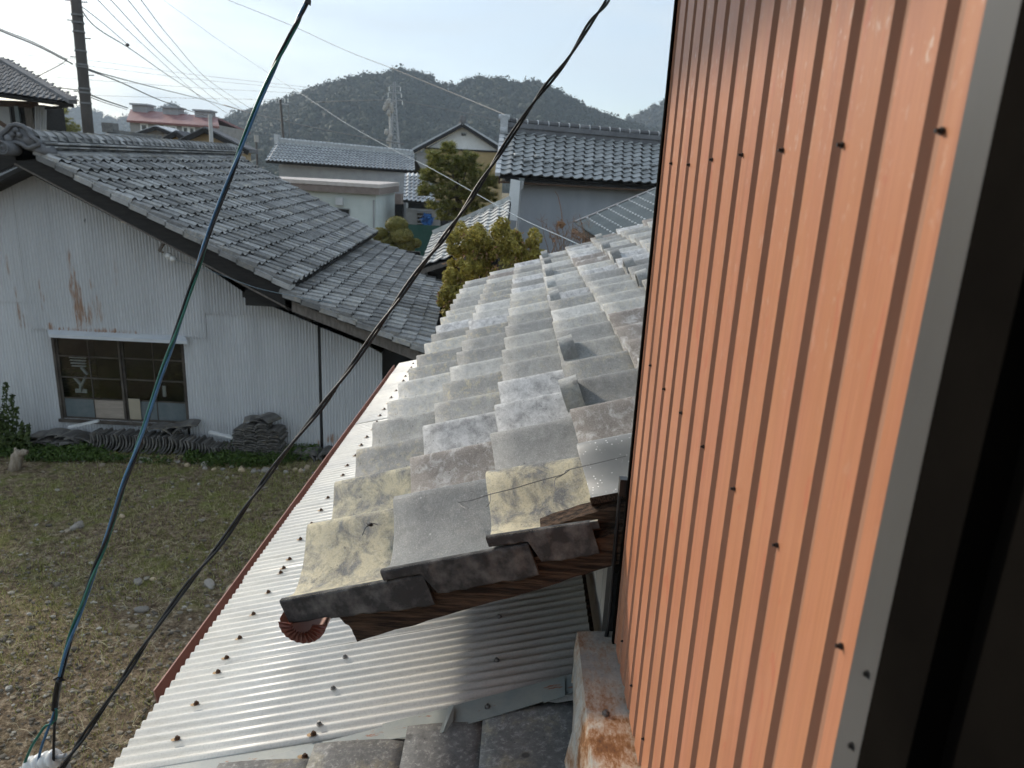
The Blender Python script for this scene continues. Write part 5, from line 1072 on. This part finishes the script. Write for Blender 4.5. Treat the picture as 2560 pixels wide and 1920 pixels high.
bp = smooth([P(u * dpx, v * dpx, y) for u, v, y in bl])
bc = thing('twin_cable', 'black twisted twin cable slanting across the whole view', 'cable', bp[-1])
for ph in (0, math.pi): MB().tube(twist(bp, .0036, 7.5, ph, .25), .0034, 8).build('conductor', M['black'], bc, True)
gl_ = [(672, -14, 2.0), (662, 6, 1.98), (645, 42, 1.96), (620, 90, 1.93), (590, 150, 1.9), (545, 255, 1.84), (500, 375, 1.78), (455, 495, 1.73), (420, 600, 1.68), (390, 690, 1.64), (355, 790, 1.59), (310, 930, 1.53), (270, 1040, 1.48), (235, 1150, 1.44), (205, 1230, 1.41), (180, 1300, 1.38), (150, 1385, 1.35), (128, 1468, 1.33)]
gp = smooth([P(u * dpx, v * dpx, y) for u, v, y in gl_])
cbn = thing('cable_bundle', 'green, blue and black cable bundle tied with tape in front of the shed', 'cable', gp[-1])
for k, mt in enumerate(('cable_green', 'black', 'cable_blue')): MB().tube(twist(gp, .0036, 3.2, k * 2.09 + .6, .3), .0031, 8).build('conductor', M[mt], cbn, True)
e = [(128, 1468), (122, 1500), (118, 1532)]; tpth = smooth([P(u * dpx, v * dpx, 1.325) for u, v in e]); MB().tube(tpth, [.0072 if i else .006 for i in range(len(tpth))], 8).build('tape', M['black'], cbn, True)
def flap(pts, y): q = [P(u * dpx, v * dpx, y) for u, v in pts]; return MB().add(q + [p + Vector((0, .0012, 0)) for p in q], [tuple(range(len(q))), tuple(range(len(q), 2 * len(q)))[::-1]])
flap([(125, 1462), (113, 1469), (128, 1473), (143, 1470)], 1.325).build('tape_end', M['black'], cbn); flap([(660, -4), (672, 1), (671, 13), (664, 8), (657, 8)], 1.97).build('tape_end', M['black'], cbn)
for mt, pts in (('cable_blue', [(120, 1528), (112, 1555), (100, 1585), (88, 1620), (82, 1648), (80, 1665)]), ('cable_green', [(122, 1530), (121, 1552), (112, 1563), (98, 1569), (86, 1585), (66, 1618), (48, 1662)]), ('black', [(121, 1530), (118, 1570), (116, 1620), (115, 1668)])):
    MB().tube(smooth([P(u * dpx, v * dpx, 1.322) for u, v in pts]), .0031, 8).build('conductor', M[mt], cbn, True)
inl = thing('insulator', 'white ribbed porcelain spool insulator at the bottom left corner', 'insulator', P(92 * dpx, 1690 * dpx, 1.33))
c0, c1 = P(62 * dpx, 1656 * dpx, 1.33), P(122 * dpx, 1637 * dpx, 1.33)
prl = [(0, 0.0052), (.004, 0.0193), (.10, 0.0219), (.2, 0.0189), (.25, 0.0142), (.30, 0.0198), (.40, 0.0219), (.48, 0.0189), (.52, 0.0142), (.57, 0.0198), (.66, 0.0219), (.74, 0.0189), (.78, 0.0142), (.83, 0.0198), (.92, 0.0219), (1, 0.0189), (1.006, 0.0052)]
MB().tube([c0.lerp(c1, t) for t, _ in prl], [r for _, r in prl], 20).build('spool', M['porcelain'], inl, True)
MB().tube([c0 - (c1 - c0) * .3, c1 + (c1 - c0) * .3], .005, 8).build('pin', M['steel'], inl); hk = [c1 + (c1 - c0) * .28, c1 + (c1 - c0) * .25 + Vector((-.01, .03, -.09)), Vector((-.80, 1.45, -1.62)), Vector((-.80, 1.46, -1.75))]; MB().tube(hk, .006, 8).build('bracket', M['steel'], inl)
# black cable down the corner of the orange wall
cc_ = [(.226, 1.365, -.57), (.226, 1.364, -.64), (.226, 1.362, -.75), (.228, 1.362, -.9), (.222, 1.375, -1.0), (.215, 1.38, -1.2)]
wc = thing('wall_cable', 'black cable clipped down the far corner of the orange wall', 'cable', cc_[-1]); MB().tube(smooth([Vector(p) for p in cc_]), .0042, 7).build('cable', M['black'], wc, True); MB().box((.222, 1.352, -.60), (.238, 1.372, -.565)).build('clip', M['black'], wc)
# thin wire and twigs lying on the tiles
D_ = lambda q, h: [ontile(u * dpx, v * dpx, h) for u, v in q]
tw_ = MB(); tw_.tube(smooth(D_([(990, 1085), (1020, 1080), (1058, 1068), (1110, 1055), (1160, 1040), (1215, 1025), (1228, 1015), (1290, 1000), (1352, 985)], .090)), .0011, 5); tw_.tube(smooth(D_([(1230, 1016), (1212, 1028), (1200, 1034), (1198, 1050), (1202, 1058)], .088)), .001, 5); tw_.tube(smooth(D_([(1060, 1066), (1058, 1085), (1050, 1095)], .086)), .001, 4)
tw_.tube(smooth(D_([(988, 1083), (998, 1090), (1012, 1097), (1004, 1098), (992, 1088), (1000, 1082)], .084)), .0011, 4); tag(tw_.build('tie_wire', M['wire'], None), 'thin dark tie wire lying across the front roof tiles', 'wire')
bg_ = MB(); c = ontile(800 * dpx, 1133 * dpx, .085); bg_.blob(c, (.007, .007, .005), 7, 5, .3)
for q in ([(800, 1133), (790, 1140), (783, 1156)], [(800, 1133), (808, 1131), (816, 1134)], [(798, 1132), (792, 1130)]): bg_.tube(smooth(D_(q, .083)), .0012, 4)
tag(bg_.build('wire_knot', M['black'], None), 'tiny dark knot of wire on the lichen covered eave tile', 'wire knot')
db = MB(); c = ontile(1221 * dpx, 702 * dpx, .065); db.blob(c, (.035, .05, .014), 7, 5, .35, seed=4); db.blob(c + Vector((.02, .03, .008)), (.03, .03, .012), 6, 4, .35, seed=5); tag(db.build('tile_fragment', M['tile_dark'], None), 'small dark broken fragment lying on the silver roof tiles', 'fragment')

# ------------------------------------------------------------------ the yard
def gpt(u, v, h=0.0): p = PZ(u, v, GZ); return Vector((p.x, p.y, gz(p.x, p.y) + h))
STM = [shade(MB().blob((0, 0, 0), (1, 1, 1), 9, 6, .16, seed=k).mesh('stone', M['stone' if k % 3 else 'stone_tan']), 60) for k in range(6)]
def stone(label, u, v, w, d, h, k, group=None):
    o = put('stone', STM[k % 6], None, Matrix.Translation(gpt(u, v, h * .35)) @ Matrix.Rotation(random.random() * 6, 4, 'Z') @ Matrix.Diagonal((w, d, h, 1))); return tag(o, label, 'stone', group)
for (lab, u, v, w, d, h, k) in (('long flat grey paving stone below the shed window', 213, 1146, .22, .10, .04, 1), ('smaller flat grey stone left of the paving stone', 182, 1142, .15, .08, .03, 2), ('flat tan slab stone beside the blue cable below the window', 360, 1151, .26, .08, .03, 4),
    ('round brown stone at the edge of the green strip', 515, 1162, .13, .11, .09, 2), ('pale round stone in the edging row near the gutter', 664, 1178, .13, .10, .08, 1), ('tan stone in the edging row left of the pale round stone', 604, 1176, .09, .08, .07, 3), ('orange tan stone nearest the lean-to gutter in edging row', 768, 1172, .10, .08, .08, 0), ('upright tan stone in the edging row near the gutter', 752, 1182, .06, .06, .09, 3),
    ('grey stone between the pale and tan edging stones', 635, 1179, .10, .08, .06, 5), ('dark flat stone in the grass left of centre', 186, 1315, .12, .08, .07, 2), ('brown block stone beside the dark flat stone in the grass', 200, 1311, .09, .08, .10, 5), ('tan stone in the grass below the cable bundle', 305, 1293, .09, .06, .05, 0), ('flat grey stone in the bare soil beside twin cable', 345, 1457, .13, .08, .05, 1), ('long pale flat stone near the lean-to gutter', 525, 1462, .20, .09, .05, 4), ('tan flat stone partly under the lean-to gutter', 583, 1468, .16, .09, .05, 3), ('small white stone above the flat grey stone in bare soil', 367, 1448, .06, .05, .04, 1), ('small tan stone right of the small white stone', 383, 1449, .06, .05, .04, 0), ('grey flat stone in the lower bare soil', 355, 1527, .14, .09, .05, 2), ('lone white pebble near the lower centre of the yard', 374, 1571, .05, .04, .035, 1)):
    stone(lab, u, v, w * .52, d * .52, h * .5, k)
rr = random.Random(11)
for i in range(24): stone('small rounded stone in the edging row along the green strip', rr.uniform(300, 800), 0, 1, 1, 1, i) if 0 else stone('small rounded stone in the edging row along the green strip', 265 + 22.5 * i, 1150 + 1.15 * i + rr.uniform(-5, 5) + (6 if i > 10 else 0), rr.uniform(.02, .045), rr.uniform(.02, .04), rr.uniform(.015, .035), i, 'small edging stones')
# pebbles, grass and ground cover: nobody could count them
def scatter(n, seed, dens):
    r_ = random.Random(seed); out = []
    while len(out) < n:
        x, y = r_.uniform(-8.5, -.9), r_.uniform(3.2, 9.4)
        if r_.random() < dens(x, y, r_): out.append((x, y))
    return out
def nearness(x, y): return max(0.0, min(1.0, (7.2 - y) / 3.2))
def nmoss(x, y): return mnoise.noise((x * .9, y * .9, 7)) + .5 * mnoise.noise((x * 2.6, y * 2.6, 2))
m = MB(); r_ = random.Random(5)
for (x, y) in scatter(12000, 21, lambda x, y, q: .15 + .85 * nearness(x, y)):
    s_ = .005 + .015 * r_.random() ** 2.2; s_ *= 1.8 if r_.random() < .05 else 1; m.blob((x, y, gz(x, y) + s_ * .25), (s_ * r_.uniform(.8, 1.6), s_ * r_.uniform(.7, 1.3), s_ * r_.uniform(.5, .8)), 5, 3, .25, seed=r_.random())
tag(m.build('pebbles', M['pebble'], None), 'small loose pebbles scattered over the bare soil', 'pebbles', kind='stuff')
m = MB()
for (x, y) in scatter(52000, 22, lambda x, y, q: max(.03, min(1, .62 + 1.1 * nmoss(x, y))) * (1 - .62 * nearness(x, y))):
    z = gz(x, y); h = r_.uniform(.012, .05) * (1.5 if r_.random() < .08 else 1); a = r_.random() * 6.28; w = r_.uniform(.003, .0065); dx, dy = math.cos(a), math.sin(a); b = r_.uniform(.2, 1.1) * h; c_ = r_.random() * 6.28
    m.add([(x - dx * w, y - dy * w, z - .004), (x + dx * w, y + dy * w, z - .004), (x + b * math.cos(c_), y + b * math.sin(c_), z + h)], [(0, 1, 2)])
tag(m.build('grass', M['grass'], None), 'short sparse grass and moss over the yard', 'grass', kind='stuff')
m = MB()
for _ in range(9000):
    u = r_.uniform(-60, 800); t = r_.random(); base_v = (1108 + .035 * u) if u < 560 else 1128; p = PZ(u, base_v + 42 * t ** 1.2, GZ)
    if mnoise.noise((p.x * 1.7, p.y * 1.7, 5)) < -.32 + .5 * abs(t - .35): continue
    c = Vector((p.x, min(p.y, 9.42), gz(p.x, p.y) + r_.uniform(.01, .11) * (1.3 if u > 560 else .9))); leaves(m, c, .03, 3, .022, asp=1.5, rr=r_)
tag(m.build('ground_cover', M['leaf_ground'], None), 'low green weeds growing in a strip along the shed wall', 'ground cover', kind='stuff')
m = MB()
for k in range(420):                              # dry straw lying about
    x, y = r_.uniform(-7.5, -1.2), r_.uniform(3.3, 7.6); n0 = r_.randint(2, 5)
    for _ in range(n0):
        a = r_.random() * 6.28; l = r_.uniform(.05, .16); z = gz(x, y) + .006; bx, by = x + l * math.cos(a), y + l * math.sin(a)
        m.tube([(x, y, z), ((x + bx) / 2, (y + by) / 2, z + r_.uniform(.008, .04)), (bx, by, gz(bx, by) + .004)], [.0016, .0016, .0008], 3)
tag(m.build('dry_straw', M['straw'], None), 'dry pale straw scattered over the yard soil', 'straw', kind='stuff')
# weeds at the left edge
wd = thing('weed', 'tall leafy weed against the shed wall at the left edge', 'weed', gpt(20, 1120)); ms, ml = MB(), MB()
for (u, v, u0) in ((14, 960, 10), (40, 1020, 30), (28, 990, 22), (-8, 1000, 0), (55, 1060, 48), (70, 1065, 62), (5, 1040, 14)):
    b0 = gpt(u0, 1130); tpp = P(u, v, b0.y); ms.tube([b0, b0.lerp(tpp, .5) + Vector((.03, 0, 0)), tpp], [.008, .006, .003], 5)
    for k in range(16): q = b0.lerp(tpp, .15 + .85 * k / 15); leaves(ml, q, .055 * (1.2 - k / 20), 8, .034, asp=2.2, rr=r_)
for k in range(9): leaves(ml, gpt(r_.uniform(-40, 75), r_.uniform(1105, 1130), r_.uniform(.03, .16)), .09, 20, .035, rr=r_)
ms.build('stem', M['leaf_weed'], wd); ml.build('leaves', M['leaf_weed'], wd)
# bleached stump
stp = MB(); b0 = gpt(36, 1170, -.03); stp.tube([b0, b0 + Vector((.02, 0, .10)), b0 + Vector((.06, 0, .21)), b0 + Vector((.10, 0, .27))], [.085, .07, .066, .05], 9); stp.tube([b0 + Vector((.05, 0, .2)), b0 + Vector((.15, 0, .27)), b0 + Vector((.19, 0, .27))], [.05, .045, .03], 8); stp.tube([b0 + Vector((.03, .02, .18)), b0 + Vector((.02, .03, .31))], [.03, .015], 6)
for i, v in enumerate(stp.v): k = mnoise.noise((v[0] * 14, v[1] * 14, v[2] * 7)); stp.v[i] = (v[0] + .018 * k, v[1] + .018 * k, v[2])
tag(stp.build('stump', M['dead_wood'], None, True), 'bleached broken stump standing in the grass at the left edge', 'stump')
# old roof tiles stored along the shed wall
def curved_tile(w, l, rise, th=.02, mat='tile_front'):
    m = MB(); n = 7; pr = [(-w/2 + w * i / (n-1), rise * (1 - (2 * i / (n-1) - 1) ** 2)) for i in range(n)]
    for a, b in zip(pr, pr[1:]): m.hexa([(a[0], 0, a[1]), (b[0], 0, b[1]), (b[0], l, b[1]), (a[0], l, a[1]), (a[0], 0, a[1] + th), (b[0], 0, b[1] + th), (b[0], l, b[1] + th), (a[0], l, a[1] + th)])
    return m.mesh('old_tile', M[mat])
CT = curved_tile(.27, .26, .05, .02, 'pile'); CB = curved_tile(.25, .27, .035, .022, 'pile')
tr = thing('tile_row', 'row of old curved roof tiles standing on edge below the shed window', 'roof tiles', gpt(400, 1125))
x0, x1 = P(225, 1100, 9.2).x, P(600, 1110, 9.2).x; n_ = 46
for i in range(n_):
    x = x0 + (x1 - x0) * i / n_; hgt = 1.0 if i < 26 else (.86 if i < 36 else .6); o = Matrix.Translation((x, 9.30 + random.uniform(-.02, .02), gz(x, 9.2) + .0)) @ Matrix.Rotation(random.uniform(-.15, .15) + .25, 4, 'Y') @ Matrix.Rotation(math.pi / 2, 4, 'Y') @ Matrix.Rotation(math.pi / 2, 4, 'Z') @ Matrix.Rotation(math.pi / 2, 4, 'X') 
    o = Matrix.Translation((x, 9.36 + random.uniform(-.02, .02), gz(x, 9.2) + .14 * hgt)) @ Matrix.Rotation(.35 + random.uniform(-.2, .2), 4, 'Y') @ Matrix.Rotation(math.radians(90), 4, 'Y') @ Matrix.Diagonal((hgt, -1.0, 1, 1)); put('tile', CT, tr, o)
fl_ = thing('tile_heap', 'heap of flat curved tiles at the left end of the standing row', 'roof tiles', gpt(150, 1110))
for (u, v, rz, ry) in ((105, 1098, .1, .05), (140, 1092, .3, -.1), (175, 1096, -.2, .1), (205, 1100, .2, .2), (125, 1108, 0, 0), (165, 1110, .2, 0), (100, 1110, .1, 0), (195, 1112, .5, .2)):
    p = P(u, v, 9.22); put('tile', CT, fl_, Matrix.Translation((p.x, 9.12, max(p.z, gz(p.x, 9.2)))) @ Matrix.Rotation(rz, 4, 'Z') @ Matrix.Rotation(ry, 4, 'Y') @ Matrix.Diagonal((1.3, 1, 1.1, 1)))
fr_ = thing('tile_heap', 'few curved tiles lying on top of the standing row under window corner', 'roof tiles', gpt(440, 1100))
for (u, v, rz, ry) in ((405, 1078, .1, .15), (440, 1074, -.1, -.2), (470, 1072, .2, -.35)): p = P(u, v, 9.25); put('tile', CT, fr_, Matrix.Translation((p.x, 9.15, p.z)) @ Matrix.Rotation(rz, 4, 'Z') @ Matrix.Rotation(ry, 4, 'Y') @ Matrix.Diagonal((1.25, 1, 1.2, 1)))
sk = thing('tile_stack', 'neat stack of old flat roof tiles piled against the shed wall', 'roof tiles', gpt(655, 1130))
for c, (u, n_) in enumerate(((603, 16), (632, 19), (661, 20), (690, 17))):
    x = P(u, 1110, 9.2).x
    for k in range(n_): put('tile', CB, sk, Matrix.Translation((x + random.uniform(-.018, .018), 9.12 + random.uniform(-.025, .025), gz(x, 9.2) + .027 * k)) @ Matrix.Rotation(random.uniform(-.06, .06), 4, 'Z') @ Matrix.Diagonal((.66, 1, .55, 1)))
for (u, v, rz, ry) in ((640, 1042, .3, .0), (662, 1036, -.4, .2)): p = P(u, v, 9.25); put('tile', CT, sk, Matrix.Translation((p.x, 9.12, p.z - .05)) @ Matrix.Rotation(rz, 4, 'Z') @ Matrix.Rotation(ry, 4, 'Y') @ Matrix.Diagonal((.9, 1, .55, 1)))
rp_ = thing('tile_heap', 'rounded ridge tiles lying at the wall foot right of the stack', 'roof tiles', gpt(770, 1130))
for (u, sc_) in ((745, 1.0), (768, .9), (782, 1.05), (815, .9)): x = P(u, 1120, 9.25).x; put('tile', CT, rp_, Matrix.Translation((x, 9.18, gz(x, 9.2))) @ Matrix.Diagonal((sc_, 1, 2.0, 1)))
for lab, a, b in (('white plank lying on the tile heap below the window', (172, 1068, 9.15), (246, 1052, 9.2)), ('short white plank between tile row and stack', (524, 1080, 9.2), (583, 1094, 9.15))):
    tag(MB().beam(P(*a), P(*b), .05, .03).build('plank', M['white_junk'], None), lab, 'plank')
# thin clear wires from the porcelain knobs along the eave
wire('thin pale wire from the porcelain knobs along the shed eave', [(434, 648, 9.2), (480, 662, 9.1), (560, 690, 9.0), (650, 722, 8.9), (760, 745, 8.9), (830, 757, 8.9)], .0035, 'wire_pale', name='thin_wire')

# ------------------------------------------------------------------ wooded hills
def hill(name, sky_pts, Y, depth, crowns, size, mat, hmat, seed, lab, yb=None):
    pts = [P(u * dpx, v * dpx, Y) for u, v in sky_pts]; xs = [p.x for p in pts]; zs = [p.z for p in pts]
    prof_ = lambda x: float(np.interp(x, xs, zs)); rg = random.Random(seed)
    def hz(x, y):
        t = max(0.0, min(1.0, (y - (Y - depth)) / depth)); b = prof_(x * Y / y if y > 1 else x); n_ = mnoise.noise((x * .011, y * .011, seed)) + .5 * mnoise.noise((x * .03, y * .03, seed))
        h = b * (.10 * t + .90 * t ** 1.35) + n_ * 27 * t * (1 - t) * 2.2; 
        return GZ + (h - GZ) * min(1, t * 6) if t < .16 else h
    m = MB(); nx, ny = 90, 26; vs = []
    for j in range(ny + 1):
        y = Y - depth + depth * 1.25 * j / ny
        for i in range(nx + 1):
            x = xs[0] + (xs[-1] - xs[0]) * i / nx; xx = x * y / Y; k = hz(xx, min(y, Y)) - (max(0, y - Y) * .5); vs.append((xx, y, k - size * .35))
    m.add(vs, [(j*(nx+1)+i, j*(nx+1)+i+1, (j+1)*(nx+1)+i+1, (j+1)*(nx+1)+i) for j in range(ny) for i in range(nx)]); tag(m.build(name, M[hmat], None, True), kind='structure')
    m = MB(); cnt = 0
    while cnt < crowns:
        t = rg.random() ** .8; y = Y - depth + depth * (.04 + .98 * t); u = rg.random(); x = (xs[0] + (xs[-1] - xs[0]) * u) * y / Y; z = hz(x, min(y, Y)); r = size * (.45 + 1.0 * rg.random() ** 1.6); cnt += 1
        m.blob((x, y, z - .1 * r), (r * .7, r * .7, r * .7), 5, 4, .25, seed=rg.random())
        leaves(m, (x, y, z + .1 * r), (r, r, r * .9), 34, r * .26, shell=.6, asp=1.5, rr=rg)
    tag(m.build(name + '_forest', M[mat], None, True), lab, 'forest', kind='stuff')
hill('mountain', [(430, 300), (470, 270), (510, 252), (545, 240), (600, 222), (640, 208), (690, 192), (740, 178), (770, 170), (800, 165), (830, 166), (850, 156), (862, 152), (890, 158), (925, 168), (950, 184), (975, 190), (1000, 180), (1030, 170), (1060, 174), (1100, 178), (1135, 182), (1165, 182), (1200, 200), (1240, 222), (1270, 240), (1300, 250), (1340, 266), (1400, 285), (1500, 300), (1700, 330)], 620, 260, 7000, 4.4, 'forest', 'hill', 3, 'dense dark green forest covering the mountain')
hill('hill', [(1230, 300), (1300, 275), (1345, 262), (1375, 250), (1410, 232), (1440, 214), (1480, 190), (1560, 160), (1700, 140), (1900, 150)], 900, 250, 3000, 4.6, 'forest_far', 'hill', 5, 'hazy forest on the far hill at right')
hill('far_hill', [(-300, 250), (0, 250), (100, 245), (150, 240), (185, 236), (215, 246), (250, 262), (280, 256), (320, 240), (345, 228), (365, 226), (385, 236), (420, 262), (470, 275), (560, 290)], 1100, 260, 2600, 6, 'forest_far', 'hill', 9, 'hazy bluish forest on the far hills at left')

# ------------------------------------------------------------------ air
hz_ = MB().box((-1200, -60, GZ - 1), (1200, 1450, 330)).mesh('haze', [])
hm = bpy.data.materials.new('haze_air'); hm.use_nodes = True; ht = hm.node_tree; ht.nodes.clear(); ho = ht.nodes.new('ShaderNodeOutputMaterial'); hv = ht.nodes.new('ShaderNodeVolumePrincipled')
hv.inputs['Color'].default_value = (.70, .84, 1.0, 1); hv.inputs['Density'].default_value = .00036; hv.inputs['Anisotropy'].default_value = .2; ht.links.new(hv.outputs[0], ho.inputs['Volume']); hz_.materials.append(hm)
tag(put('haze', hz_), kind='stuff')
